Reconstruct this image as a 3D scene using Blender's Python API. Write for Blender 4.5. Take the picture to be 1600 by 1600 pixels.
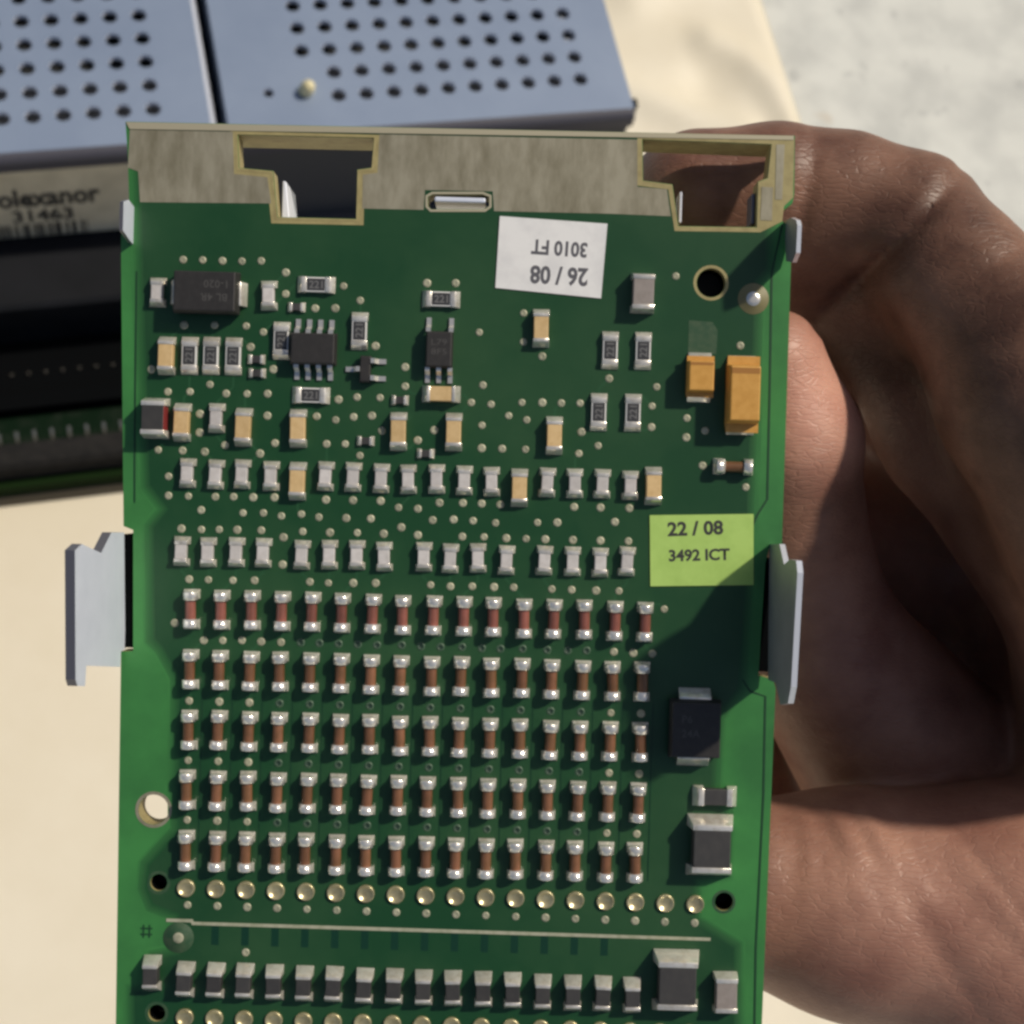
# ---------------------------------------------------------------- imports and clearing
import bpy, bmesh, math, random
import numpy as np
from mathutils import Matrix, Vector

for o in list(bpy.data.objects):
    bpy.data.objects.remove(o)
sc = bpy.context.scene
COL = sc.collection
random.seed(4)
U = 0.001            # everything below is written in millimetres
K = 1.7              # background layout unit -> millimetres

D = {"vias":[[-20.668,39.581],[-19.03,39.6],[-17.361,39.579],[-15.732,39.598],[-14.096,39.677],[-11.995,38.759],[-11.945,36.959],[-9.433,35.82],[-20.437,34.076],[-17.869,34.152],[-15.207,34.15],[-13.747,33.688],[-14.784,32.402],[-23.095,30.273],[-18.126,29.134],[-21.649,28.422],[-19.788,28.477],[-16.739,28.415],[-14.979,28.447],[-13.249,28.498],[-12.81,30.577],[-18.897,26.63],[-13.207,26.645],[-7.744,35.87],[-7.088,37.762],[-5.657,36.59],[-4.253,32.785],[-1.702,31.088],[-1.656,29.468],[-0.062,38.225],[2.347,38.297],[-7.243,28.189],[-5.7,28.437],[-3.755,28.444],[-9.046,26.717],[-7.448,26.46],[-5.936,26.758],[-4.4,26.905],[3.955,28.266],[4.459,34.208],[8.16,35.939],[8.211,33.509],[9.837,32.342],[4.892,29.763],[5.628,28.163],[8.228,28.392],[9.951,28.442],[11.555,28.439],[13.147,28.486],[7.146,27.244],[8.677,26.935],[20.918,39.439],[15.539,30.635],[19.576,30.045],[19.239,28.412],[26.542,33.749],[22.212,27.485],[-18.885,25.06],[-22.334,23.49],[-20.279,23.5],[-18.405,23.453],[-16.721,24.06],[-13.746,23.438],[-12.505,24.356],[-21.404,21.288],[-21.37,19.667],[-19.689,19.666],[-17.41,19.681],[-15.872,19.726],[-14.22,19.724],[-12.429,19.776],[-18.574,18.532],[-15.044,18.381],[-13.323,18.431],[-11.798,18.222],[-10.111,18.423],[-8.635,18.213],[-20.201,16.913],[-18.508,16.881],[-17.01,16.925],[-15.491,16.948],[-13.465,16.957],[-11.575,16.423],[-9.968,16.957],[-11.582,14.12],[-3.524,25.663],[0.902,25.844],[-0.462,24.942],[-8.15,24.413],[-6.581,24.459],[-5.318,23.512],[-8.069,19.7],[-5.788,19.716],[-3.456,19.733],[-1.941,19.219],[-0.296,19.166],[1.514,19.726],[3.491,19.763],[-6.323,18.199],[-4.245,18.219],[0.978,18.239],[2.751,18.341],[4.396,18.287],[-1.65,17.554],[-7.656,16.943],[-5.356,16.989],[-3.124,16.973],[-0.232,16.935],[3.522,16.922],[4.919,26.368],[13.34,26.057],[14.774,24.933],[4.945,24.442],[6.669,24.442],[8.648,24.449],[13.171,24.226],[5.081,19.759],[6.655,19.723],[12.898,19.702],[15.132,19.717],[6.294,18.16],[9.843,18.294],[11.517,18.342],[5.365,16.945],[7.244,16.898],[8.919,16.896],[10.544,16.893],[12.879,16.909],[15.215,16.926],[19.242,26.637],[22.21,25.861],[23.787,26.466],[23.653,23.519],[27.363,21.799],[17.569,19.737],[16.386,18.535],[17.571,16.944],[-19.426,12.658],[-17.805,12.654],[-15.728,12.663],[-13.905,12.716],[-9.241,12.729],[-20.54,8.922],[-18.049,7.521],[-16.449,7.567],[-14.828,7.613],[-13.204,7.558],[-11.531,7.556],[-7.675,12.673],[-5.567,12.734],[-3.675,12.788],[0.966,12.76],[2.643,12.686],[4.489,12.74],[6.336,12.742],[7.991,12.759],[11.222,12.71],[12.898,12.698],[14.971,12.686],[16.901,12.712],[20.786,11.279],[16.628,7.55],[18.276,7.495],[19.883,7.49],[-19.151,2.377],[-16.606,2.377],[-14.06,2.377],[16.53,2.38],[19.083,2.381],[-19.095,-2.663],[-16.554,-2.667],[-14.013,-2.671],[16.524,-2.72],[19.073,-2.724],[-19.038,-7.706],[-16.503,-7.714],[-13.968,-7.722],[16.493,-7.823],[19.035,-7.832],[-18.813,-14.919],[-16.29,-14.939],[-13.766,-14.958],[-11.242,-14.977],[-8.717,-14.997],[-6.191,-15.016],[-3.665,-15.035],[-1.139,-15.055],[1.388,-15.074],[3.916,-15.093],[6.444,-15.113],[8.973,-15.132],[11.502,-15.151],[14.031,-15.171],[16.562,-15.19],[19.093,-15.209],[21.624,-15.229],[24.156,-15.248],[-13.779,-18.8]],
 "faint":[[-9.858,7.573],[-8.289,7.564],[-6.665,7.556],[-5.042,7.549],[-3.418,7.541],[-1.332,7.594],[0.304,7.539],[1.949,7.536],[3.775,7.588],[5.452,7.534],[7.026,7.529],[8.904,7.583],[10.988,7.541],[12.715,7.539],[14.319,7.585],[-11.514,2.378],[-8.967,2.378],[-6.42,2.378],[-3.872,2.378],[-1.324,2.379],[1.225,2.379],[3.775,2.379],[6.325,2.379],[8.875,2.38],[11.426,2.38],[13.978,2.38],[-11.471,-2.675],[-8.928,-2.679],[-6.386,-2.683],[-3.842,-2.687],[-1.298,-2.691],[1.246,-2.695],[3.791,-2.699],[6.337,-2.703],[8.883,-2.707],[11.43,-2.711],[13.977,-2.715],[-11.433,-7.731],[-8.897,-7.739],[-6.36,-7.748],[-3.823,-7.756],[-1.285,-7.764],[1.253,-7.773],[3.792,-7.781],[6.331,-7.79],[8.871,-7.798],[11.411,-7.807],[13.952,-7.815]],
 "pads":[[-18.962,-13.457],[-16.43,-13.467],[-13.898,-13.476],[-11.366,-13.485],[-8.833,-13.495],[-6.299,-13.504],[-3.765,-13.513],[-1.23,-13.523],[1.305,-13.532],[3.841,-13.541],[6.377,-13.551],[8.914,-13.56],[11.451,-13.569],[13.989,-13.579],[16.527,-13.588],[19.066,-13.597],[21.606,-13.607],[24.146,-13.616],[-18.77,-24.428],[-16.262,-24.44],[-13.753,-24.451],[-11.243,-24.462],[-8.733,-24.473],[-6.223,-24.484],[-3.712,-24.495],[-1.2,-24.507],[1.312,-24.518],[3.824,-24.529],[6.337,-24.54],[8.851,-24.551],[11.365,-24.563],[13.88,-24.574],[16.395,-24.585],[18.911,-24.596],[21.427,-24.607],[23.944,-24.619]],
 "melf":[[-19.108,10.166],[-16.561,10.168],[-14.014,10.169],[-11.467,10.171],[-8.918,10.172],[-6.37,10.174],[-3.82,10.175],[-1.271,10.176],[1.28,10.178],[3.831,10.179],[6.382,10.181],[8.934,10.182],[11.487,10.184],[14.04,10.185],[16.593,10.187],[19.147,10.188],[-19.076,5.046],[-16.535,5.051],[-13.995,5.055],[-11.453,5.059],[-8.912,5.063],[-6.369,5.068],[-3.826,5.072],[-1.283,5.076],[1.261,5.081],[3.805,5.085],[6.35,5.089],[8.896,5.094],[11.442,5.098],[13.988,5.102],[16.536,5.107],[19.083,5.111],[-19.045,-0.023],[-16.507,-0.023],[-13.969,-0.023],[-11.43,-0.023],[-8.891,-0.023],[-6.351,-0.023],[-3.811,-0.023],[-1.271,-0.023],[1.271,-0.023],[3.813,-0.023],[6.355,-0.022],[8.898,-0.022],[11.441,-0.022],[13.985,-0.022],[16.53,-0.022],[19.075,-0.022],[-19.013,-5.096],[-16.482,-5.097],[-13.951,-5.097],[-11.418,-5.098],[-8.885,-5.099],[-6.352,-5.099],[-3.818,-5.1],[-1.284,-5.101],[1.251,-5.101],[3.787,-5.102],[6.323,-5.103],[8.859,-5.103],[11.396,-5.104],[13.934,-5.105],[16.472,-5.105],[19.01,-5.106],[-18.981,-10.226],[-16.456,-10.224],[-13.931,-10.222],[-11.405,-10.22],[-8.879,-10.218],[-6.352,-10.215],[-3.824,-10.213],[-1.296,-10.211],[1.232,-10.209],[3.761,-10.206],[6.291,-10.204],[8.821,-10.202],[11.351,-10.2],[13.882,-10.198],[16.414,-10.195],[18.946,-10.193]],
 "dumb":[[-22.647,36.702],[-13.362,36.777],[-17.466,26.302],[-19.71,21.586],[-17.387,21.603],[-15.114,21.619],[-12.758,21.587],[-8.11,21.672],[-5.793,21.639],[-3.457,21.656],[-1.11,21.674],[1.196,21.691],[3.524,21.709],[5.871,21.625],[10.548,21.661],[12.877,21.678],[15.207,21.695],[17.538,21.662],[-20.106,14.999],[-17.812,15.015],[-15.508,15.031],[-13.183,15.048],[-9.926,15.041],[-7.62,15.057],[-5.294,15.074],[-2.967,15.091],[0.293,15.084],[2.601,15.1],[4.936,15.117],[7.297,15.084],[10.539,15.076],[12.869,15.093],[15.189,15.106],[17.525,15.279]],
 "tan":[[-21.746,31.429,0],[-20.282,25.865,0],[-15.123,25.613,0],[-10.526,25.647,0],[-10.452,21.199,0],[-2.083,25.642,0],[2.568,25.728,0],[11.038,25.673,0],[8.233,21.188,0],[19.514,21.669,0],[9.66,34.684,0],[1.415,28.88,90]],
 "res":[[-19.85,31.494,0],[-18.033,31.548,0],[-16.163,31.553,0],[-12.16,32.986,0],[-5.616,33.989,0],[15.536,32.998,0],[18.322,33.03,0],[17.617,27.795,0],[14.729,27.761,0],[-9.362,37.768,90],[-9.556,28.462,90],[1.181,36.87,90]],
 "tiny":[[-14.238,31.357,90],[-14.155,30.197,90],[-10.976,35.851,90],[-2.064,28.278,90],[-4.848,24.755,90],[0.239,23.842,90]],
 "melfh":[26.221,23.482],
 "bot":[[-21.565,-20.716],[-18.743,-21.181],[-16.231,-21.199],[-13.719,-21.216],[-11.207,-21.234],[-8.694,-21.251],[-6.18,-21.269],[-3.666,-21.286],[-1.151,-21.304],[1.364,-21.322],[3.88,-21.339],[6.396,-21.357],[8.913,-21.374],[11.43,-21.392],[13.948,-21.41],[16.466,-21.427],[18.985,-21.445]],
 "one":{"soic":[-9.362,32.306],
 "sot5":[1.168,32.564],
 "sot3":[-4.996,30.761],
 "smb_l":[-18.392,36.733],
 "smb_r":[23.533,1.421],
 "tant_s":[23.13,30.944],
 "tant_l":[26.694,29.534],
 "gcap":[18.131,37.877],
 "gcap2":[26.871,-20.943],
 "redcap":[-22.474,26.14],
 "bcap":[25.191,-8.529],
 "bcap2":[22.66,-20.079],
 "res_r":[25.5,-4.389],
 "fid":[27.528,37.725],
 "fid2":[-19.495,-17.709],
 "hole_big":[23.917,38.968],
 "hole_l":[-21.899,-6.918],
 "h1":[-21.299,-13.088],
 "h2":[26.587,-13.385],
 "h3":[-21.16,-24.168],
 "scuff":[23.241,34.462]},
 "outline":[[-25.845,51.06],[30.623,51.59],[30.723,46.573],[30.582,45.866],[29.736,45.193],[29.761,44.384],[30.26,44.02],[30.626,40.898],[30.598,17.085],[29.574,16.893],[29.239,15.419],[28.932,5.918],[30.191,5.574],[30.43,4.875],[30.099,-26.957],[-24.564,-28.448],[-25.017,6.38],[-23.992,6.464],[-24.269,16.683],[-25.087,16.984],[-25.939,40.552],[-25.965,43.516],[-25.164,43.809],[-25.174,44.186]],
 "slotL":[[-16.336,50.218],[-4.902,50.296],[-5.047,47.812],[-6.229,47.615],[-6.22,43.463],[-12.804,43.427],[-13.289,47.293],[-16.153,47.476]],
 "slotR":[[17.769,50.876],[28.645,50.774],[28.407,47.96],[27.605,47.612],[27.614,43.779],[21.014,43.688],[20.422,47.179],[17.926,47.428]],
 "slotC":[[0.196,45.706],[4.406,45.833],[4.952,45.634],[4.974,44.879],[4.604,44.598],[0.124,44.463],[-0.154,44.724],[-0.175,45.479]],
 "tinA":[[-25.449,50.372],[-16.775,50.474],[-16.569,46.925],[-13.759,46.74],[-13.374,44.542],[-24.423,44.317],[-24.655,46.896],[-25.525,47.193]],
 "tinB":[[-4.426,50.633],[17.338,50.836],[17.456,46.874],[19.949,46.733],[20.341,44.478],[15.146,44.538],[5.418,44.461],[5.262,46.128],[-0.462,46.063],[-0.522,44.39],[-5.705,44.342],[-5.732,47.198],[-4.496,47.397]],
 "tinC":[[27.943,47.191],[28.918,47.166],[28.896,44.357],[27.92,44.382]],
 "tinD":[[29.078,50.787],[29.781,50.809],[29.707,46.164],[29.112,46.146]],
 "yellowR":[[17.334,50.97],[30.579,51.264],[30.621,46.354],[29.885,45.629],[29.763,44.33],[27.952,43.357],[20.702,43.247],[20.057,46.737],[17.453,46.982]],
 "yellowL":[[-16.992,50.521],[-4.263,50.584],[-4.274,47.189],[-5.565,47.042],[-5.557,42.944],[-13.328,42.872],[-13.808,46.577],[-16.778,46.703]],
 "toprim":[[-25.79,51.008],[30.515,51.559],[30.526,51.209],[-25.451,50.426]],
 "bar":[[-25.679,50.903],[30.411,51.448],[30.377,50.773],[28.645,50.774],[17.769,50.876],[-4.902,50.296],[-16.336,50.218],[-25.605,50.152]],
 "pour":[[-25.732,50.848],[30.413,51.367],[30.336,46.831],[29.286,43.991],[29.515,40.054],[28.628,38.947],[28.59,34.891],[28.571,28.399],[28.532,20.818],[28.555,12.96],[28.16,4.539],[26.337,2.044],[26.146,-4.208],[27.373,-5.261],[27.346,-11.514],[24.865,-12.127],[24.939,-14.573],[28.534,-16.65],[28.841,-26.719],[-23.922,-28.159],[-24.1,-21.585],[-22.483,-21.323],[-22.229,-18.708],[-20.399,-18.331],[-20.452,-16.377],[-22.419,-15.671],[-23.283,-13.741],[-23.079,-11.292],[-20.67,-8.348],[-21.01,4.112],[-22.257,6.243],[-23.146,7.138],[-23.528,17.246],[-22.59,18.516],[-23.931,20.153]],
 "rimline":[[29.773,44.006],[29.028,40.04],[29.155,30.581],[29.236,20.838],[28.41,19.46],[27.856,18.089]],
 "rimline2":[[27.588,5.5],[28.269,4.542],[29.583,4.145],[29.673,-4.109],[29.42,-17.17],[29.547,-26.7]],
 "silk":[[-20.567,-16.109],[-18.348,-16.101],[-18.234,-16.316],[0.026,-16.352],[25.54,-16.461],[25.548,-16.733],[0.034,-16.651],[-18.389,-16.591],[-18.503,-16.377],[-20.56,-16.38]],
 "sticker_w":[[5.917,44.044],[15.01,43.67],[14.656,37.368],[5.714,37.993]],
 "sticker_g":[[19.312,19.195],[28.082,19.559],[28.265,13.548],[19.546,13.188]],
 "tw":[[[13.502,39.791],[8.632,39.916]],[[13.384,41.948],[8.675,42.13]]],
 "tg":[[[20.88,17.507],[25.587,17.807]],[[21.053,15.372],[26.195,15.656]]],
 "hash":[-22.214,-17.241],
 "tabL":[-24.767,[[16.568,5.267],[16.475,1.027],[6.555,-0.508],[6.488,1.021],[5.207,1.098],[6.466,11.765],[4.914,11.975],[5.176,14.141],[5.727,14.717],[15.467,15.831],[15.888,13.955],[15.013,8.297]]],
 "tabR":[29.572,[[17.045,-0.333],[17.188,4.528],[15.611,6.821],[16.117,9.242],[16.123,11.911],[15.218,12.578],[6.346,11.403],[4.91,10.293],[4.374,7.022],[5.847,4.717],[5.681,1.067]]],
 "tabl":[-24.912,[[43.658,3.644],[44.138,1.967],[43.872,-0.294],[42.893,-0.861],[40.69,-0.655],[40.875,1.162],[41.308,3.6]]],
 "tabr":[30.073,[[44.49,-0.543],[44.222,2.431],[43.587,4.786],[43.059,5.422],[40.863,5.229],[40.326,3.644],[40.888,0.66]]],
 "bw":[[[0.960359,0.155051,-0.231668],[-0.231258,0.907173,-0.351506],[0.155661,0.391147,0.907069]],[20.5071,29.2804,334.5864]],
 "cam":[[[0.963269,0.12903,-0.235508],[-0.206521,0.916511,-0.342573],[0.171644,0.378627,0.909494]],462.355],
 "left00":[-7.77,187.85],
 "right00":[39.6,183.16],
 "pins":[[-18.87,124.67],[-15.9,124.79],[-12.8,124.89],[-9.69,125.0],[-6.58,124.98],[-3.56,124.97],[-0.62,125.11]],
 "hand":{"index":[[23.66,46.04,-16.0,7.4],[32.51,46.28,-18.0,8.0],[39.87,44.69,-19.0,8.6],[45.22,42.06,-19.0,9.2],[54.29,30.36,-21.0,11],[69.77,15.01,-10.0,17]],
 "ridge":[[23.96,49.4,-11.0,4.8],[31.16,49.73,-11.0,5.1],[37.35,48.87,-11.0,5.4],[43.33,46.58,-10.0,5.8],[46.42,41.07,-7.0,6.4],[53.55,30.9,-2.0,9.5],[64.35,17.59,2.0,14]],
 "middle":[[30.77,33.22,-8.5,4.8],[33.12,26.23,-11.0,6.2],[33.99,19.77,-14.0,6.3],[38.22,7.16,-22.0,8.2],[49.92,-5.92,-30.0,11.5]],
 "mid2":[[28.1,35.07,-26.0,8],[47.95,40.7,-36.0,9.5],[76.95,14.88,-46.0,14]],
 "ring":[[28.88,9.07,-36.0,8],[35.17,15.99,-42.0,10],[52.45,16.31,-48.0,12],[80.68,9.22,-55.0,14]],
 "pinky":[[31.37,-6.23,-46.0,8],[38.09,-1.65,-52.0,10],[57.12,-1.86,-58.0,12],[87.08,-3.63,-66.0,14]],
 "thumb":[[31.51,-15.51,-13.5,8.6],[40.65,-16.71,-14.0,10.5],[55.77,-18.7,-14.0,13.5],[86.07,-27.0,-30.0,22]],
 "palm1":[[78.17,9.65,-38.0,20],[82.76,-18.06,-40.0,24]],
 "palm2":[[77.34,14.85,-47.0,16],[97.98,-27.53,-50.0,19]],
 "palm3":[[85.4,-1.55,-62.0,14],[104.74,-34.1,-60.0,18]],
 "palm5":[[70.66,14.93,-12.0,17],[80.26,-8.3,-26.0,18]],
 "web":[[77.01,-2.17,-28.0,13],[64.48,-17.71,-18.0,11]],
 "heel2":[[34.16,-11.65,-44.0,12],[45.68,-4.65,-48.0,12],[56.23,-9.55,-48.0,13]],
 "heel":[[56.21,-8.8,-48.0,13],[83.97,-13.62,-50.0,18]],
 "cup":[[48.94,19.85,-56.0,12],[48.31,4.16,-58.0,13],[50.96,-9.97,-54.0,13]],
 "wrist":[[95.04,-28.13,-44.0,22],[138.91,-75.54,-50.0,25]]},
 "crease":[[[40.56,43.43,-9.0],[-0.763,0.647,0.0],0.6,1.0,8.0],[[42.32,44.48,-7.0],[-0.806,0.591,0.0],0.6,0.35,6.0],[[32.99,48.1,-6.0],[-0.992,0.124,0.0],0.6,0.35,6.0],[[34.18,-7.87,-5.0],[-0.995,0.1,0.0],0.55,0.35,5.0],[[35.76,-7.83,-5.0],[-0.998,-0.067,0.0],0.55,0.45,5.0],[[36.77,-7.8,-5.0],[-0.986,-0.164,0.0],0.55,0.5,5.0],[[39.59,-7.72,-5.0],[-0.974,-0.227,0.0],0.55,0.3,5.0],[[41.85,-7.66,-5.0],[-0.928,-0.371,0.0],0.55,0.35,5.0],[[42.98,-7.62,-5.0],[-0.894,-0.447,0.0],0.55,0.25,5.0],[[37.74,-9.78,-2.0],[-0.8,-0.6,0.0],0.55,0.22,9.0],[[41.65,-11.33,-2.0],[-0.8,-0.6,0.0],0.55,0.28,9.0],[[44.67,-10.7,-2.0],[-0.8,-0.6,0.0],0.55,0.22,9.0],[[47.78,-12.82,-2.0],[-0.8,-0.6,0.0],0.55,0.3,9.0],[[50.5,-11.64,-2.0],[-0.8,-0.6,0.0],0.55,0.25,9.0],[[44.59,-16.78,-2.0],[-0.8,-0.6,0.0],0.55,0.25,9.0],[[52.33,-17.12,-2.0],[-0.8,-0.6,0.0],0.55,0.28,9.0],[[47.72,41.17,-2.0],[0.555,-0.832,0.0],0.55,0.3,5.0],[[49.45,38.47,-2.0],[0.555,-0.832,0.0],0.55,0.35,5.0],[[50.68,34.66,-2.0],[0.555,-0.832,0.0],0.55,0.3,5.0],[[48.17,35.69,-2.0],[0.555,-0.832,0.0],0.55,0.22,5.0]]}


# ---------------------------------------------------------------- camera
def mat4(R, t):
    return Matrix([list(R[i]) + [t[i] * U] for i in range(3)] + [[0, 0, 0, 1]])

BW = mat4(*D['bw'])                       # circuit-board frame -> world
cam_d = bpy.data.cameras.new('camera')
cam = bpy.data.objects.new('camera', cam_d)
COL.objects.link(cam)
cam.matrix_world = mat4(D['cam'][0], (0, 0, D['cam'][1]))
cam_d.sensor_fit = 'HORIZONTAL'
cam_d.sensor_width = 36.0
cam_d.lens = 36.0 * 2420 / 1600
cam_d.clip_start = 0.005
cam_d.clip_end = 50.0
cam_d.dof.use_dof = True
cam_d.dof.focus_distance = 0.129
cam_d.dof.aperture_fstop = 75.0
cam_d.dof.aperture_blades = 0
sc.camera = cam

# ---------------------------------------------------------------- sky, sun, exposure
SUN_B = Vector((0.98, 0.82, 1.0)).normalized()          # towards the sun, in the board's frame
SUN_W = (BW.to_3x3() @ SUN_B).normalized()
elev = math.asin(SUN_W.z)
azim = math.atan2(SUN_W.x, SUN_W.y)                       # clockwise from +Y
w = bpy.data.worlds.new('World')
sc.world = w
w.use_nodes = True
nt = w.node_tree
bgn = nt.nodes['Background']
sky = nt.nodes.new('ShaderNodeTexSky')
sky.sky_type = 'NISHITA'
sky.sun_disc = False
sky.sun_elevation = elev
sky.sun_rotation = azim
sky.air_density = 1.0
sky.dust_density = 2.5
sky.ozone_density = 1.0
nt.links.new(sky.outputs[0], bgn.inputs[0])
bgn.inputs[1].default_value = 0.062
sun_d = bpy.data.lights.new('sun', 'SUN')
sun_d.energy = 3.15
sun_d.angle = math.radians(2.6)
sun_d.color = (1.0, 0.90, 0.75)
sun = bpy.data.objects.new('sun', sun_d)
COL.objects.link(sun)
sun.rotation_euler = SUN_W.to_track_quat('Z', 'Y').to_euler()
sun.location = (0.5, 0, 1)
vs = sc.view_settings
vs.view_transform = 'Standard'
vs.look = 'None'
vs.exposure = 0.0
vs.gamma = 1.0
vs.use_curve_mapping = False
sc.cycles.filter_width = 2.9

# ---------------------------------------------------------------- materials
def lin(c):
    return tuple((x / 12.92 if x <= 0.04045 else ((x + 0.055) / 1.055) ** 2.4) for x in c)

def new_mat(name):
    m = bpy.data.materials.new(name)
    m.use_nodes = True
    return m, m.node_tree, m.node_tree.nodes['Principled BSDF']

def mat(name, col, rough=0.5, metal=0.0, noise=None, bump=None, spec=0.5, coat=0.0, vary=0.0, stretch=None):
    """noise: (scale 1/mm, col2, low, high) mottling; bump: (scale 1/mm, strength, distance mm)"""
    m, t, b = new_mat(name)
    b.inputs['Base Color'].default_value = (*col, 1)
    b.inputs['Roughness'].default_value = rough
    b.inputs['Metallic'].default_value = metal
    b.inputs['Specular IOR Level'].default_value = spec
    b.inputs['Coat Weight'].default_value = coat
    tc0 = t.nodes.new('ShaderNodeTexCoord')
    oi = t.nodes.new('ShaderNodeObjectInfo')
    tc = t.nodes.new('ShaderNodeVectorMath')
    tc.operation = 'MULTIPLY_ADD'
    tc.inputs[1].default_value = (0.4, 0.3, 0.2)
    t.links.new(oi.outputs['Random'], tc.inputs[0])
    t.links.new(tc0.outputs['Object'], tc.inputs[2])
    if noise:
        n = t.nodes.new('ShaderNodeTexNoise')
        n.inputs['Scale'].default_value = noise[0] / U
        n.inputs['Detail'].default_value = 6
        n.inputs['Roughness'].default_value = 0.62
        src_v = tc.outputs[0]
        if stretch:
            st = t.nodes.new('ShaderNodeVectorMath')
            st.operation = 'MULTIPLY'
            st.inputs[1].default_value = stretch
            t.links.new(src_v, st.inputs[0])
            src_v = st.outputs[0]
        t.links.new(src_v, n.inputs['Vector'])
        mr = t.nodes.new('ShaderNodeMapRange')
        mr.inputs[1].default_value = noise[2]
        mr.inputs[2].default_value = noise[3]
        t.links.new(n.outputs['Fac'], mr.inputs[0])
        mx = t.nodes.new('ShaderNodeMix')
        mx.data_type = 'RGBA'
        mx.inputs[6].default_value = (*col, 1)
        mx.inputs[7].default_value = (*noise[1], 1)
        t.links.new(mr.outputs[0], mx.inputs[0])
        src = mx.outputs[2]
        if vary:                      # piece-to-piece difference in tone
            hv = t.nodes.new('ShaderNodeHueSaturation')
            vr = t.nodes.new('ShaderNodeMapRange')
            vr.inputs[3].default_value = 1 - vary
            vr.inputs[4].default_value = 1 + vary
            t.links.new(oi.outputs['Random'], vr.inputs[0])
            t.links.new(vr.outputs[0], hv.inputs['Value'])
            t.links.new(src, hv.inputs['Color'])
            src = hv.outputs[0]
        t.links.new(src, b.inputs['Base Color'])
    if bump:
        n2 = t.nodes.new('ShaderNodeTexNoise')
        n2.inputs['Scale'].default_value = bump[0] / U
        n2.inputs['Detail'].default_value = 3
        t.links.new(tc.outputs[0], n2.inputs['Vector'])
        bp = t.nodes.new('ShaderNodeBump')
        bp.inputs['Strength'].default_value = bump[1]
        bp.inputs['Distance'].default_value = bump[2] * U
        t.links.new(n2.outputs['Fac'], bp.inputs['Height'])
        t.links.new(bp.outputs[0], b.inputs['Normal'])
    return m

M = {}
M['laminate'] = mat('green laminate', (0.052, 0.235, 0.060), 0.36, noise=(0.10, (0.036, 0.16, 0.044), .38, .66), bump=(1.2, .12, .05))
M['edge'] = mat('yellow laminate edge', (0.37, 0.315, 0.14), 0.6, noise=(0.8, (0.28, 0.23, 0.10), .4, .7))
M['pour'] = mat('green mask over copper', (0.0095, 0.057, 0.019), 0.36, noise=(0.055, (0.024, 0.078, 0.029), .42, .68), bump=(0.7, .14, .06))
M['ring'] = mat('bare fiducial ring', (0.20, 0.18, 0.085), 0.5)
M['groove'] = mat('dark green line', (0.008, 0.05, 0.018), 0.5)
M['trace'] = mat('green trace', (0.019, 0.084, 0.032), 0.4)
M['seam'] = mat('dark green seam', (0.006, 0.042, 0.016), 0.4)
M['patch'] = mat('dark green mask', (0.003, 0.036, 0.018), 0.4)
M['scuff'] = mat('worn mask', (0.040, 0.085, 0.040), 0.6, noise=(1.5, (0.02, 0.07, 0.03), .42, .6))
M['tin'] = mat('dull tinned copper', (0.36, 0.335, 0.25), 0.48, 0.3, noise=(0.35, (0.215, 0.195, 0.13), .36, .70), bump=(1.0, .25, .05), stretch=(2.2, .7, 1))
M['tinrim'] = mat('tinned rim', (0.46, 0.42, 0.30), 0.5, 0.3)
M['solder'] = mat('solder', (0.92, 0.88, 0.79), 0.22, 0.6, noise=(1.6, (0.66, 0.60, 0.49), .45, .75), bump=(2.2, .4, .07), vary=.12)
M['solderb'] = mat('bright plated cap', (0.94, 0.91, 0.83), 0.18, 0.65, bump=(1.8, .6, .1))
M['via'] = mat('filled via', (0.44, 0.43, 0.31), 0.48, 0.2, noise=(2.0, (0.28, 0.29, 0.20), .4, .65), vary=.12)
M['viafaint'] = mat('tented via', (0.055, 0.105, 0.065), 0.45, 0.1)
M['viahole'] = mat('via centre', (0.012, 0.035, 0.022), 0.5)
M['cup'] = mat('tinned pin hole', (0.62, 0.55, 0.33), 0.30, 0.65, noise=(2.5, (0.48, 0.41, 0.22), .4, .7), vary=.12)
M['tan'] = mat('tan ceramic', (0.66, 0.47, 0.235), 0.5, noise=(1.6, (0.56, 0.38, 0.17), .4, .7), vary=.12)
M['grey'] = mat('pale grey ceramic', (0.60, 0.575, 0.56), 0.42, noise=(1.6, (0.50, 0.475, 0.455), .4, .7), vary=.12)
M['mauve'] = mat('mauve grey ceramic', (0.30, 0.265, 0.245), 0.5, noise=(1.6, (0.25, 0.22, 0.2), .4, .7))
M['white_c'] = mat('white alumina', (0.72, 0.72, 0.70), 0.4)
M['film'] = mat('dark resistor film', (0.045, 0.045, 0.048), 0.35)
M['filmtxt'] = mat('resistor print', (0.15, 0.15, 0.15), 0.5)
M['dark'] = mat('charcoal ceramic', (0.040, 0.039, 0.039), 0.5, noise=(1.2, (0.052, 0.05, 0.048), .4, .7), vary=.12)
M['epoxy'] = mat('black epoxy', (0.022, 0.0205, 0.020), 0.5, noise=(2.0, (0.030, 0.028, 0.027), .4, .7), bump=(6.0, .25, .03))
M['epoxytxt'] = mat('laser print', (0.062, 0.06, 0.058), 0.6)
M['brown'] = mat('brown lacquer', (0.215, 0.098, 0.052), 0.28, noise=(0.5, (0.15, 0.075, 0.035), .4, .6), vary=.22)
M['rose'] = mat('rose brown lacquer', (0.245, 0.088, 0.066), 0.28, noise=(0.5, (0.18, 0.07, 0.05), .4, .6), vary=.22)
M['gold'] = mat('tantalum epoxy', (0.62, 0.33, 0.075), 0.45, noise=(1.4, (0.54, 0.27, 0.05), .4, .7), bump=(4.0, .15, .03))
M['golddark'] = mat('tantalum marking', (0.36, 0.16, 0.03), 0.5)
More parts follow.
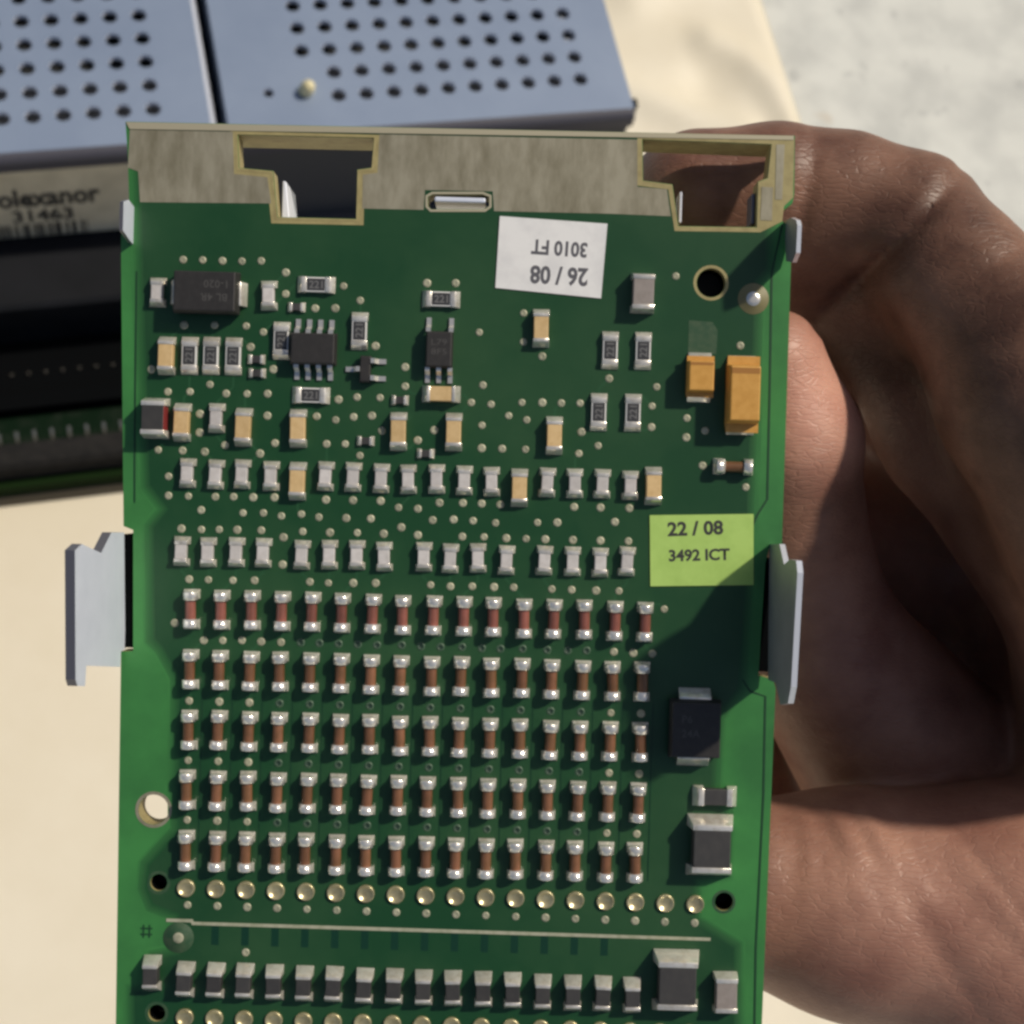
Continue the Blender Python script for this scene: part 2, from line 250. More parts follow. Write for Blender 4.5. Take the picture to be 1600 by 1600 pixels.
M['red'] = mat('red brown ceramic', (0.25, 0.035, 0.035), 0.4)
M['lead'] = mat('tinned lead', (0.85, 0.82, 0.74), 0.28, 0.75)
M['silk'] = mat('grey print', (0.40, 0.40, 0.30), 0.6, noise=(1.5, (0.28, 0.30, 0.2), .4, .7))
M['paper'] = mat('white paper sticker', (0.80, 0.80, 0.79), 0.6, noise=(0.35, (0.70, 0.70, 0.70), .42, .66))
M['gpaper'] = mat('lime paper sticker', (0.42, 0.63, 0.155), 0.6, noise=(0.45, (0.36, 0.56, 0.125), .40, .66))
M['ink'] = mat('black ink', (0.035, 0.035, 0.035), 0.6)
M['gink'] = mat('grey ink', (0.10, 0.10, 0.115), 0.6)
M['zinc'] = mat('blue zinc plated steel', (0.74, 0.79, 0.90), 0.42, 0.12, noise=(0.25, (0.68, 0.73, 0.84), .38, .66), bump=(1.5, .08, .05))
M['zincshade'] = mat('shade-darkened zinc steel', (0.34, 0.355, 0.375), 0.45, 0.45, noise=(0.25, (0.29, 0.30, 0.32), .38, .66), bump=(1.5, .1, .05))  # same zinc steel, darkened for the unlit inner faces of the right tabs
M['panel'] = mat('grey painted panel', (0.075, 0.077, 0.085), 0.6, spec=.2)
M['zincb'] = mat('bright zinc edge', (0.78, 0.81, 0.87), 0.25, 0.35)
M['lid'] = mat('blue grey sheet metal', (0.235, 0.295, 0.405), 0.45, 0.15, noise=(0.03, (0.205, 0.262, 0.37), .38, .66), bump=(1.2, .1, .06))
M['lidlip'] = mat('folded lip with painted shade', (0.055, 0.055, 0.075), 0.6)  # darker than the lid: shade on the rounding put into the colour
M['plastic'] = mat('shade-darkened charcoal plastic', (0.011, 0.012, 0.015), 0.6, noise=(0.05, (0.008, 0.009, 0.011), .4, .65), spec=.12)  # darkened to carry the shade on panel and shelf
M['black'] = mat('black plastic', (0.004, 0.0045, 0.005), 0.9, spec=.0)
M['conn'] = mat('shade-darkened grey connector', (0.024, 0.023, 0.022), 0.8, noise=(0.25, (0.016, 0.016, 0.016), .4, .65), spec=.05)  # connector and both board greens darkened in place of the front's shadow
M['pcbdark'] = mat('shade-darkened green board', (0.004, 0.013, 0.006), 0.8, noise=(0.3, (0.012, 0.02, 0.013), .45, .65), spec=.05)
M['pcbedge'] = mat('shade-darkened board edge', (0.008, 0.020, 0.005), 0.8, spec=.05)
M['brownedge'] = mat('brown lower edge', (0.075, 0.062, 0.042), 0.7)
M['label'] = mat('beige paper label', (0.66, 0.60, 0.46), 0.65, noise=(0.1, (0.54, 0.49, 0.37), .4, .65))
M['inner'] = mat('beige inner bracket', (0.36, 0.33, 0.29), 0.6)
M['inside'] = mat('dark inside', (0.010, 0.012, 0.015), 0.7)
M['pipe'] = mat('cream light pipe', (0.75, 0.67, 0.40), 0.35)
M['pin'] = mat('contact pin', (0.38, 0.36, 0.32), 0.35, 0.7)
M['sheet'] = mat('cream sheet', (0.76, 0.70, 0.56), 0.55, noise=(0.012, (0.68, 0.61, 0.46), .35, .7), bump=(0.25, .1, .3))
M['black2'] = mat('black header block', (0.006, 0.006, 0.006), 0.7)

def concrete():
    m, t, b = new_mat('pale concrete')
    tc = t.nodes.new('ShaderNodeTexCoord')
    def noise(scale, det, rgh):
        n = t.nodes.new('ShaderNodeTexNoise')
        n.inputs['Scale'].default_value = scale / U
        n.inputs['Detail'].default_value = det
        n.inputs['Roughness'].default_value = rgh
        t.links.new(tc.outputs['Object'], n.inputs['Vector'])
        return n
    n1 = noise(0.045, 5, .55)
    r1 = t.nodes.new('ShaderNodeValToRGB')
    r1.color_ramp.elements[0].position = .34
    r1.color_ramp.elements[0].color = (0.50, 0.51, 0.48, 1)
    r1.color_ramp.elements[1].position = .60
    r1.color_ramp.elements[1].color = (0.63, 0.64, 0.595, 1)
    t.links.new(n1.outputs['Fac'], r1.inputs[0])
    n2 = noise(0.075, 3, .5)
    r2 = t.nodes.new('ShaderNodeMapRange')
    r2.inputs[1].default_value = .63
    r2.inputs[2].default_value = .72
    t.links.new(n2.outputs['Fac'], r2.inputs[0])
    mx = t.nodes.new('ShaderNodeMix')
    mx.data_type = 'RGBA'
    mx.inputs[7].default_value = (0.42, 0.43, 0.41, 1)
    t.links.new(r2.outputs[0], mx.inputs[0])
    t.links.new(r1.outputs[0], mx.inputs[6])
    n3 = noise(0.03, 2, .5)
    n3.noise_dimensions = '4D'
    n3.inputs['W'].default_value = 3.7
    r3 = t.nodes.new('ShaderNodeMapRange')
    r3.inputs[1].default_value = .70
    r3.inputs[2].default_value = .78
    t.links.new(n3.outputs['Fac'], r3.inputs[0])
    mx2 = t.nodes.new('ShaderNodeMix')
    mx2.data_type = 'RGBA'
    mx2.inputs[7].default_value = (0.45, 0.33, 0.20, 1)
    t.links.new(r3.outputs[0], mx2.inputs[0])
    t.links.new(mx.outputs[2], mx2.inputs[6])
    t.links.new(mx2.outputs[2], b.inputs['Base Color'])
    b.inputs['Roughness'].default_value = .7
    return m
M['concrete'] = concrete()

def skin():
    m, t, b = new_mat('brown skin')
    tc = t.nodes.new('ShaderNodeTexCoord')
    at = t.nodes.new('ShaderNodeAttribute')
    at.attribute_name = 'palmar'
    def noise(scale, det):
        n = t.nodes.new('ShaderNodeTexNoise')
        n.inputs['Scale'].default_value = scale / U
        n.inputs['Detail'].default_value = det
        n.inputs['Roughness'].default_value = .6
        t.links.new(tc.outputs['Object'], n.inputs['Vector'])
        return n
    n1 = noise(.11, 5)
    ra = t.nodes.new('ShaderNodeValToRGB')
    ra.color_ramp.elements[0].position = .35
    ra.color_ramp.elements[0].color = (0.085, 0.038, 0.022, 1)
    ra.color_ramp.elements[1].position = .68
    ra.color_ramp.elements[1].color = (0.26, 0.135, 0.085, 1)
    t.links.new(n1.outputs['Fac'], ra.inputs[0])
    rb = t.nodes.new('ShaderNodeValToRGB')
    rb.color_ramp.elements[0].position = .35
    rb.color_ramp.elements[0].color = (0.52, 0.235, 0.175, 1)
    rb.color_ramp.elements[1].position = .68
    rb.color_ramp.elements[1].color = (0.68, 0.37, 0.275, 1)
    t.links.new(n1.outputs['Fac'], rb.inputs[0])
    mx = t.nodes.new('ShaderNodeMix')
    mx.data_type = 'RGBA'
    t.links.new(at.outputs['Fac'], mx.inputs[0])
    t.links.new(ra.outputs[0], mx.inputs[6])
    t.links.new(rb.outputs[0], mx.inputs[7])
    t.links.new(mx.outputs[2], b.inputs['Base Color'])
    b.inputs['Roughness'].default_value = .46
    b.inputs['Specular IOR Level'].default_value = .45
    b.inputs['Subsurface Weight'].default_value = .12
    b.inputs['Subsurface Radius'].default_value = (1.0, 0.35, 0.2)
    b.inputs['Subsurface Scale'].default_value = 1.2 * U
    # fine skin relief: cells of the skin lines plus stretched furrows
    mp = t.nodes.new('ShaderNodeMapping')
    mp.inputs['Rotation'].default_value = (0.2, 0.3, math.radians(-32))
    mp.inputs['Scale'].default_value = (0.55, 2.2, 1.5)
    t.links.new(tc.outputs['Object'], mp.inputs['Vector'])
    vo = t.nodes.new('ShaderNodeTexVoronoi')
    vo.feature = 'DISTANCE_TO_EDGE'
    vo.inputs['Scale'].default_value = 0.9 / U
    nd = noise(.5, 2)
    ad = t.nodes.new('ShaderNodeMix')
    ad.data_type = 'VECTOR'
    ad.inputs[0].default_value = .0016
    t.links.new(mp.outputs[0], ad.inputs[4])
    t.links.new(nd.outputs['Color'], ad.inputs[5])
    t.links.new(ad.outputs[1], vo.inputs['Vector'])
    mr = t.nodes.new('ShaderNodeMapRange')
    mr.inputs[1].default_value = 0.0
    mr.inputs[2].default_value = 0.10
    t.links.new(vo.outputs['Distance'], mr.inputs[0])
    n4 = noise(2.2, 3)
    sm = t.nodes.new('ShaderNodeMath')
    sm.operation = 'MULTIPLY_ADD'
    sm.inputs[1].default_value = 1.2
    t.links.new(n4.outputs['Fac'], sm.inputs[0])
    t.links.new(mr.outputs[0], sm.inputs[2])
    bp = t.nodes.new('ShaderNodeBump')
    bp.inputs['Strength'].default_value = .55
    bp.inputs['Distance'].default_value = .05 * U
    t.links.new(sm.outputs[0], bp.inputs['Height'])
    t.links.new(bp.outputs[0], b.inputs['Normal'])
    return m
M['skin'] = skin()

# ---------------------------------------------------------------- mesh helpers (millimetres in, metres out)
def obj(name, me, parent=None, loc=(0, 0, 0), rz=0.0):
    o = bpy.data.objects.new(name, me)
    COL.objects.link(o)
    if parent is not None:
        o.parent = parent
    o.location = [c * U for c in loc]
    o.rotation_euler = (0, 0, math.radians(rz))
    return o

def tag(o, label, cat=None, kind=None, group=None):
    o['label'] = label
    if cat: o['category'] = cat
    if kind: o['kind'] = kind
    if group: o['group'] = group
    return o

def mesh_from_bm(name, bm, m, smooth=False, bevel=0.0, seg=2):
    if bevel:
        bmesh.ops.bevel(bm, geom=list(bm.edges), offset=bevel, segments=seg, profile=.5, affect='EDGES', clamp_overlap=True)
    bmesh.ops.recalc_face_normals(bm, faces=bm.faces)
    for v in bm.verts:
        v.co *= U
    if smooth:
        for f in bm.faces:
            f.smooth = True
    me = bpy.data.meshes.new(name)
    bm.to_mesh(me)
    bm.free()
    for x in (m if isinstance(m, (list, tuple)) else [m]):
        me.materials.append(x)
    return me

def box_bm(sx, sy, z0, z1, cx=0, cy=0, bm=None, top=None):
    """box; top = (sx, sy) of the upper face for a draft"""
    bm = bm or bmesh.new()
    tx, ty = top or (sx, sy)
    vs_ = [bm.verts.new((cx + a * sx / 2, cy + b * sy / 2, z0)) for a, b in ((-1, -1), (1, -1), (1, 1), (-1, 1))]
    vt = [bm.verts.new((cx + a * tx / 2, cy + b * ty / 2, z1)) for a, b in ((-1, -1), (1, -1), (1, 1), (-1, 1))]
    bm.faces.new(vs_[::-1]); bm.faces.new(vt)
    for i in range(4):
        bm.faces.new((vs_[i], vs_[(i + 1) % 4], vt[(i + 1) % 4], vt[i]))
    return bm

def box_me(name, m, sx, sy, z0, z1, cx=0, cy=0, bevel=0.0, top=None, smooth=False):
    return mesh_from_bm(name, box_bm(sx, sy, z0, z1, cx, cy, None, top), m, smooth, bevel)

def hull_me(name, pts, m, bevel=0.0, smooth=False, seg=2):
    bm = bmesh.new()
    for p in pts:
        bm.verts.new(p)
    r = bmesh.ops.convex_hull(bm, input=list(bm.verts))
    junk = list({v for v in r['geom_interior'] + r['geom_unused'] if isinstance(v, bmesh.types.BMVert)})
    if junk:
        bmesh.ops.delete(bm, geom=junk, context='VERTS')
    bmesh.ops.dissolve_limit(bm, angle_limit=0.02, verts=bm.verts, edges=bm.edges)
    return mesh_from_bm(name, bm, m, smooth, bevel, seg)

def plate(name, outer, holes, z0, z1, mats, side=None):
    """flat plate with an outline and holes; material 0 on the faces, `side` on the walls"""
    cu = bpy.data.curves.new('tmp', 'CURVE')
    cu.dimensions = '2D'
    cu.fill_mode = 'BOTH'
    cu.extrude = (z1 - z0) / 2
    for ring in [outer] + list(holes):
        sp = cu.splines.new('POLY')
        sp.points.add(len(ring) - 1)
        for p, q in zip(sp.points, ring):
            p.co = (q[0], q[1], 0, 1)
        sp.use_cyclic_u = True
    t = bpy.data.objects.new('tmp', cu)
    COL.objects.link(t)
    dg = bpy.context.evaluated_depsgraph_get()
    me0 = t.evaluated_get(dg).to_mesh()
    bm = bmesh.new()
    bm.from_mesh(me0)
    t.to_mesh_clear()
    bpy.data.objects.remove(t)
    bpy.data.curves.remove(cu)
    bmesh.ops.remove_doubles(bm, verts=bm.verts, dist=1e-4)
    for f in bm.faces:
        f.smooth = False
        f.material_index = 0
        if side is not None and abs(f.normal.z) < .5:
            f.material_index = side
    for v in bm.verts:
        v.co.z += (z0 + z1) / 2
    return mesh_from_bm(name, bm, mats)

def circ(c, r, n=24):
    return [(c[0] + r * math.cos(2 * math.pi * i / n), c[1] + r * math.sin(2 * math.pi * i / n)) for i in range(n)]

def lathe_me(name, prof, m, n=16, smooth=True, axis='z'):
    """profile of (r, z) revolved"""
    bm = bmesh.new()
    rings = []
    for r, z in prof:
        if r < 1e-6:
            p = (0, 0, z) if axis == 'z' else (0, z, 0)
            rings.append([bm.verts.new(p)])
        else:
            ring = []
            for i in range(n):
                a = 2 * math.pi * i / n
                p = (r * math.cos(a), r * math.sin(a), z) if axis == 'z' else (r * math.cos(a), z, r * math.sin(a))
                ring.append(bm.verts.new(p))
            rings.append(ring)
    for a, b in zip(rings, rings[1:]):
        for i in range(n):
            j = (i + 1) % n
            if len(a) == 1 and len(b) > 1: bm.faces.new((a[0], b[i], b[j]))
            elif len(b) == 1 and len(a) > 1: bm.faces.new((a[i], a[j], b[0]))
            elif len(a) > 1: bm.faces.new((a[i], a[j], b[j], b[i]))
    return mesh_from_bm(name, bm, m, smooth)

def extrude_x(name, prof, x0, x1, m, smooth=False):
    bm = bmesh.new()
    a = [bm.verts.new((x0, y, z)) for y, z in prof]
    b = [bm.verts.new((x1, y, z)) for y, z in prof]
    n = len(prof)
    for i in range(n):
        j = (i + 1) % n
        bm.faces.new((a[i], a[j], b[j], b[i]))
    bm.faces.new(a[::-1]); bm.faces.new(b)
    return mesh_from_bm(name, bm, m, smooth)

def text_me(name, s, m, height, bold=0.0, spacing=1.0, width=None, lift=0.02):
    """flat lettering, baseline start at the origin, capital height in mm"""
    cu = bpy.data.curves.new('tmp', 'FONT')
    cu.body = s
    cu.size = 1.0
    cu.offset = bold
    cu.space_character = spacing
    cu.resolution_u = 3
    t = bpy.data.objects.new('tmp', cu)
    COL.objects.link(t)
    dg = bpy.context.evaluated_depsgraph_get()
    me0 = t.evaluated_get(dg).to_mesh()
    bm = bmesh.new()
    bm.from_mesh(me0)
    t.to_mesh_clear()
    bpy.data.objects.remove(t)
    bpy.data.curves.remove(cu)
    xs = [v.co.x for v in bm.verts]
    k = height / 0.70
    kx = k if width is None else width / (max(xs) - min(xs))
    x0 = min(xs)
    for v in bm.verts:
        v.co = Vector(((v.co.x - x0) * kx, v.co.y * k, lift))
    me = mesh_from_bm(name, bm, m)
    return me

# ================================================================= the setting
def grid_me(name, x0, x1, y0, y1, nx, ny, fz, m):
    xs = np.linspace(x0, x1, nx); ys = np.linspace(y0, y1, ny)
    X, Y = np.meshgrid(xs, ys)
    Zv = fz(X, Y)
    V = np.c_[X.ravel(), Y.ravel(), Zv.ravel()] * U
    idx = np.arange(nx * ny).reshape(ny, nx)
    F = np.c_[idx[:-1, :-1].ravel(), idx[:-1, 1:].ravel(), idx[1:, 1:].ravel(), idx[1:, :-1].ravel()]
    me = bpy.data.meshes.new(name)
    me.from_pydata(V.tolist(), [], F.tolist())
    me.polygons.foreach_set('use_smooth', [True] * len(F))
    me.materials.append(m)
    return me

floor = obj('floor', grid_me('floor', -3000, 3000, -3000, 3000, 3, 3, lambda X, Y: 0 * X - 3.0, M['concrete']))
tag(floor, 'pale mottled concrete floor', kind='structure')

def sheet_z(X, Y):
    x, y = X / K, Y / K
    z = 0.25 * np.sin(x * .06 + 1) * np.sin(y * .05) + .4
    def ridge(pts, amp, sig):
        best = np.full(x.shape, 1e9)
        for (ax_, ay_), (bx_, by_) in zip(pts, pts[1:]):
            t = np.clip(((x - ax_) * (bx_ - ax_) + (y - ay_) * (by_ - ay_)) / ((bx_ - ax_) ** 2 + (by_ - ay_) ** 2), 0, 1)
            best = np.minimum(best, np.hypot(x - ax_ - t * (bx_ - ax_), y - ay_ - t * (by_ - ay_)))
        return amp * np.exp(-(best / sig) ** 2)
    z = z + ridge([(139, 208), (146, 203), (150, 196), (152, 184), (151, 168)], 3.6, 4.2)
    z = z + ridge([(108, 203), (118, 196), (128, 189), (140, 184)], 3.6, 4.5)
    z = z + ridge([(124, 222), (131, 226), (142, 229)], 3.0, 6.0)
    z = z + 2.2 * np.clip((x - 100) / 30, 0, 1) - 3.0 * np.exp(-((x - 135) / 7) ** 2 - ((y - 196) / 6) ** 2)
    edge = np.clip((x - 153) / 3.5, 0, 1)
    return z * (1 - edge) - 2.4 * edge
sh = obj('cream_sheet', grid_me('cream_sheet', -330 * K, 156.5 * K, -260 * K, 330 * K, 330, 300, sheet_z, M['sheet']))
md = sh.modifiers.new('thickness', 'SOLIDIFY')
md.thickness = .25 * U
md.offset = -1
tag(sh, 'cream sheet spread under the metal modules, softly creased near its free edge', 'sheet')

# ================================================================= the two perforated modules behind
def module(xl, xr, holes, extra, label, panel='plastic'):
    """xl, xr and hole centres in layout units; front edge of the lid at y 161"""
    k = K
    yb, yf, zl = 285.0, 161.0, 45.0
    root = obj('perforated_module', None, None, ((xl + xr) / 2 * k, 200 * k, 0))
    ox, oy = (xl + xr) / 2 * k, 200 * k
    sx = lambda x: x * k - ox
    sy = lambda y: y * k - oy
    rings = [circ((sx(x), sy(y)), r * k, 18) for x, y, r in holes + extra]
    lid = obj('lid', plate('lid', [(sx(xl), sy(yf)), (sx(xr), sy(yf)), (sx(xr), sy(yb)), (sx(xl), sy(yb))], rings,
                           (zl - .9) * k, zl * k, [M['lid'], M['zinc']], 1), root)
    # rolled front lip, side skirts, back
    arc = [(yf - 1.6 * math.sin(a), zl - 1.6 * (1 - math.cos(a))) for a in [math.pi / 2 * i / 5 for i in range(6)]]
    prof = arc + [(yf - 1.6, zl - 3.4), (yf - .7, zl - 3.4), (yf - .7, zl - 1.6), (yf, zl - .9)]
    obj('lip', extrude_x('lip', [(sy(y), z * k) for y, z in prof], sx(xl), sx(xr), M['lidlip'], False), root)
    for x0, x1 in ((xl - .02, xl + .9), (xr - .9, xr + .02)):
        obj('side_skirt', extrude_x('side_skirt', [(sy(yf + .1), 7 * k), (sy(yf + .1), (zl - 1.0) * k), (sy(yb), (zl - 1.0) * k), (sy(yb), 7 * k)], sx(x0), sx(x1), M['lid']), root)
    obj('back_wall', extrude_x('back_wall', [(sy(yb - 1), 7 * k), (sy(yb - 1), (zl - 1) * k), (sy(yb), (zl - 1) * k), (sy(yb), 7 * k)], sx(xl + 1), sx(xr - 1), M['lid']), root)
    # inside: dark deck and the bracket under the two front rows of holes
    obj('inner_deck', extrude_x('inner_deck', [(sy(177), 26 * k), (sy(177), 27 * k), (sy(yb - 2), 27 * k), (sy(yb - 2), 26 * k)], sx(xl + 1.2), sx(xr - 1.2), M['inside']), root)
    obj('inner_bracket', extrude_x('inner_bracket', [(sy(161.5), 41.2 * k), (sy(161.5), 42 * k), (sy(176.3), 42 * k), (sy(176.3), 41.2 * k)], sx(xl + 1.2), sx(xr - 1.2), M['inner']), root)
    # front: panel, shelf, board and pin connector, with shade put into their dark colours
    obj('front_panel', extrude_x('front_panel', [(sy(160.2), 20 * k), (sy(160.2), 41.8 * k), (sy(161.4), 41.8 * k), (sy(161.4), 20 * k)], sx(xl + .3), sx(xr - .3), M[panel]), root)
    obj('terminal_block', extrude_x('terminal_block', [(sy(146.4), 6.1 * k), (sy(145.8), 19.4 * k), (sy(146.6), 20 * k), (sy(160.1), 20 * k), (sy(160.1), 6.1 * k)], sx(xl + .3), sx(xr - .3), M[panel]), root)
    obj('deck_shade_strip', extrude_x('deck_shade_strip', [(sy(134.6), 6.05 * k), (sy(134.6), 6.6 * k), (sy(146.2), 6.6 * k), (sy(146.2), 6.05 * k)], sx(xl + .5), sx(xr - .5), M['black']), root)  # black over the green board, in place of the shade lying there
    obj('base_board', extrude_x('base_board', [(sy(118.6), 3.4 * k), (sy(118.6), 6 * k), (sy(yb), 6 * k), (sy(yb), 3.4 * k)], sx(xl), sx(xr), M['pcbdark']), root)
    obj('board_edge', extrude_x('board_edge', [(sy(117.2), 3.2 * k), (sy(117.2), 6.4 * k), (sy(118.5), 6.4 * k), (sy(118.5), 3.2 * k)], sx(xl), sx(xr), M['pcbedge']), root)
    obj('foot', extrude_x('foot', [(sy(116.4), .45 * k), (sy(116.8), 3.1 * k), (sy(280), 3.1 * k), (sy(280), .45 * k)], sx(xl), sx(xr), M['brownedge']), root)
    obj('connector', extrude_x('connector', [(sy(118.9), 6.1 * k), (sy(118.9), 10.6 * k), (sy(119.6), 11.6 * k), (sy(123.4), 11.6 * k), (sy(123.8), 11.0 * k), (sy(123.8), 6.1 * k)], sx(xl + .5), sx(xr - .5), M['conn']), root)
    obj('connector_wall', extrude_x('connector_wall', [(sy(131.5), 6.1 * k), (sy(131.5), 9 * k), (sy(134.5), 9 * k), (sy(134.5), 6.1 * k)], sx(xl + .5), sx(xr - .5), M['black']), root)
    tag(root, label, 'electronic module', group='perforated metal modules')
    return root, sx, sy

lh = []
for j in range(-6, 5):
    for i in range(-6, 5):
        lh.append((D['left00'][0] + 5 * i, D['left00'][1] - 5 * j, 1.36))
mL, sxL, syL = module(-75, 22.2, lh, [], 'blue grey perforated metal module at the left, with paper label and pin row in front')
rh = []
for j in range(-6, 4):
    for i in range(0, 11):
        if j >= 2 and i == 0:
            continue
        rh.append((D['right00'][0] + 5 * i, D['right00'][1] - 5 * j, 1.36))
mR, sxR, syR = module(24.5, 98.3, rh, [(32.4, 169.6, .95), (38.6, 169.2, .95)], 'blue grey perforated metal module behind the top edge of the circuit board', 'panel')
# folded edge of the left lid, sunlit brightness put into its colour
obj('folded_edge', extrude_x('folded_edge', [(syL(161), 43.2 * K), (syL(161), 45.05 * K), (syL(285), 45.05 * K), (syL(285), 43.2 * K)], sxL(21.6), sxL(22.35), M['zincb']), mL)
# light pipe poking out of its hole
lp = lathe_me('light_pipe', [(2.3, -3), (2.3, 2.4), (1.9, 4.2), (1.1, 5.2), (0, 5.6)], M['pipe'], 14)
o = obj('light_pipe', lp, mR, (sxR(38.9), syR(169.4), 45 * K))
o.rotation_euler = (math.radians(14), math.radians(10), 0)
for j in (0, 1):  # white posts added for the bright spots in the end holes
    obj('glint_post', lathe_me('glint_post', [(1.6, -8), (1.6, 0), (0, 0.3)], M['white_c'], 12), mR, (sxR(D['right00'][0] + 50.5), syR(D['right00'][1] - 5 * j), 43.2 * K))
obj('corner_screw', box_me('corner_screw', M['black'], 1.6, 2.6, 41.5 * K, 44.6 * K, sxR(98.9), syR(162.6)), mR)
# paper label on the left module's front
lab = obj('paper_label', extrude_x('paper_label', [(syL(159.95), 20.6 * K), (syL(159.95), 41.4 * K), (syL(160.1), 41.4 * K), (syL(160.1), 20.6 * K)], sxL(-60), sxL(9.2), M['label']), mL)
def front_text(s, x_end, z, h, wid, bold=.02):
    me = text_me('print', s, M['ink'], h * K, bold, 1.0, wid * K, 0.0)
    t = obj('print', me, lab, (sxL(x_end - wid), syL(159.88), z * K))
    t.rotation_euler = (math.radians(90), 0, 0)
front_text('olexanor', 1.6, 30.4, 5.2, 17.4, .035)
front_text('31463', -3.4, 25.6, 3.6, 10.5, .03)
bm = bmesh.new()
xx = -34.0
while xx < -1.0:
    ww = random.choice((.25, .25, .5, .75))
    box_bm(ww * K, .06 * K, 20.8 * K, 24.7 * K, sxL(xx), syL(159.9), bm)
    xx += ww + random.choice((.3, .45, .7))
obj('barcode', mesh_from_bm('barcode', bm, M['ink']), lab)
# contact pins standing in the connector
pin_me = hull_me('pin', [(-.45, 0, 0), (.45, 0, 0), (-.45, .6, 0), (.45, .6, 0), (-.45, 2.4, 2.4), (.45, 2.4, 2.4), (-.45, 2.7, 2.0), (.45, 2.7, 2.0)], M['pin'], .08)
for root, sx, sy, xs in ((mL, sxL, syL, [-72.8 + 3.03 * i for i in range(31)]), (mR, sxR, syR, [27 + 3.03 * i for i in range(23)])):
    for x in xs:
        obj('pin', pin_me, root, (sx(x), sy(124.2), 11.0 * K - 1.36))
M['dullpin'] = mat('dull rear pin', (0.06, 0.055, 0.045), 0.6)
rp_me = box_me('rear_pin', M['dullpin'], .7, .7, 0, .8)
for i in range(31):
    obj('rear_pin', rp_me, mL, (sxL(-72.8 + 3.03 * i), syL(139.5), 6.6 * K))

# ================================================================= the circuit board
def offs(ring, d):
    n = len(ring); c = (sum(p[0] for p in ring) / n, sum(p[1] for p in ring) / n)
    area = sum(ring[i][0] * ring[(i + 1) % n][1] - ring[(i + 1) % n][0] * ring[i][1] for i in range(n))
    s = 1 if area > 0 else -1
    out = []
    for i in range(n):
        a, b, e = Vector(ring[i - 1]), Vector(ring[i]), Vector(ring[(i + 1) % n])
        n1 = Vector(((b - a).y, -(b - a).x)).normalized() * s
        n2 = Vector(((e - b).y, -(e - b).x)).normalized() * s
        q = (n1 + n2) / max(.4, 1 + n1.dot(n2))
        out.append(tuple(b + q * d))
    return out
PCB = bpy.data.objects.new('circuit_board', None)
COL.objects.link(PCB)
PCB.matrix_world = BW
tag(PCB, 'green circuit board covered in small soldered components, held upright by a hand', 'circuit board')
ONE = D['one']
T = 2.4
ZP = .03
holes = [(ONE['hole_big'], 1.22), (ONE['hole_l'], 1.28), (ONE['h1'], .72), (ONE['h2'], .78), (ONE['h3'], .72)]
slots = [D['slotL'], D['slotR'], D['slotC']]
obj('board', plate('board', D['outline'], slots + [circ(c, r) for c, r in holes], -T, 0, [M['laminate'], M['edge']], 1), PCB)
ph = [circ(c, r + .28) for c, r in holes if c not in (ONE['hole_l'], ONE['h2'])] + [offs(D['slotL'], .06), offs(D['slotR'], .06), offs(D['slotC'], .06)]
NP = 6
for i in range(NP):
    f_ = i / (NP - 1)
    a_ = f_ ** .8
    if i < NP - 1:
        ca = [x + (y - x) * a_ for x, y in zip((0.046, 0.205, 0.054), (0.0095, 0.057, 0.019))]
        cb = [x + (y - x) * a_ for x, y in zip((0.034, 0.150, 0.042), (0.024, 0.078, 0.029))]
        mm_ = mat('green mask over copper edge', ca, .36, noise=(0.07, cb, .42, .68))
    else:
        mm_ = M['pour']
    ring = offs(D['pour'], -1.0 * f_)
    for q in (0, 1):                 # the top edge keeps clear of the slots
        ring[q] = (ring[q][0], D['pour'][q][1] - .02 * i)
    obj('masked_copper', plate('masked_copper', ring, ph, .0041 + .0043 * i, ZP - .0215 + .0043 * i, [mm_]), PCB)
for key in ('tinA', 'tinB', 'tinC', 'tinD'):
    obj('tinned_strip', plate('tinned_strip', D[key], [], .004, .075 if key in ('tinC', 'tinD') else .045, [M['tin']]), PCB)
obj('bare_laminate', plate('bare_laminate', D['yellowR'], [offs(D['slotR'], .04)], .004, .04, [M['edge']]), PCB)
obj('stiffener_bar', plate('stiffener_bar', D['bar'], [], -T - 2.3, -T - .005, [M['edge']]), PCB)
obj('tinned_rim', plate('tinned_rim', D['toprim'], [], .004, .09, [M['tinrim']]), PCB)

obj('bare_laminate', plate('bare_laminate', D['yellowL'], [offs(D['slotL'], .04)], .031, .038, [M['edge']]), PCB)
for s_, d in ((D['slotL'], .24),):
    obj('slot_rim', plate('slot_rim', offs(s_, d), [offs(s_, .04)], .0385, .06, [M['edge']]), PCB)
obj('slot_rim', plate('slot_rim', offs(D['slotC'], .22), [offs(D['slotC'], .03)], .031, .06, [M['tinrim']]), PCB)
for nm, r0, r1, mm in (('hole_big', 1.24, 1.6, 'edge'), ('hole_l', 1.3, 1.55, 'tin'), ('h1', .74, 1.0, 'scuff'), ('h2', .8, 1.0, 'scuff'), ('h3', .74, 1.0, 'scuff')):
    obj('hole_ring', plate('hole_ring', circ(ONE[nm], r1), [circ(ONE[nm], r0)], .004, .022 if nm != 'hole_big' else .028, [M[mm]]), PCB)

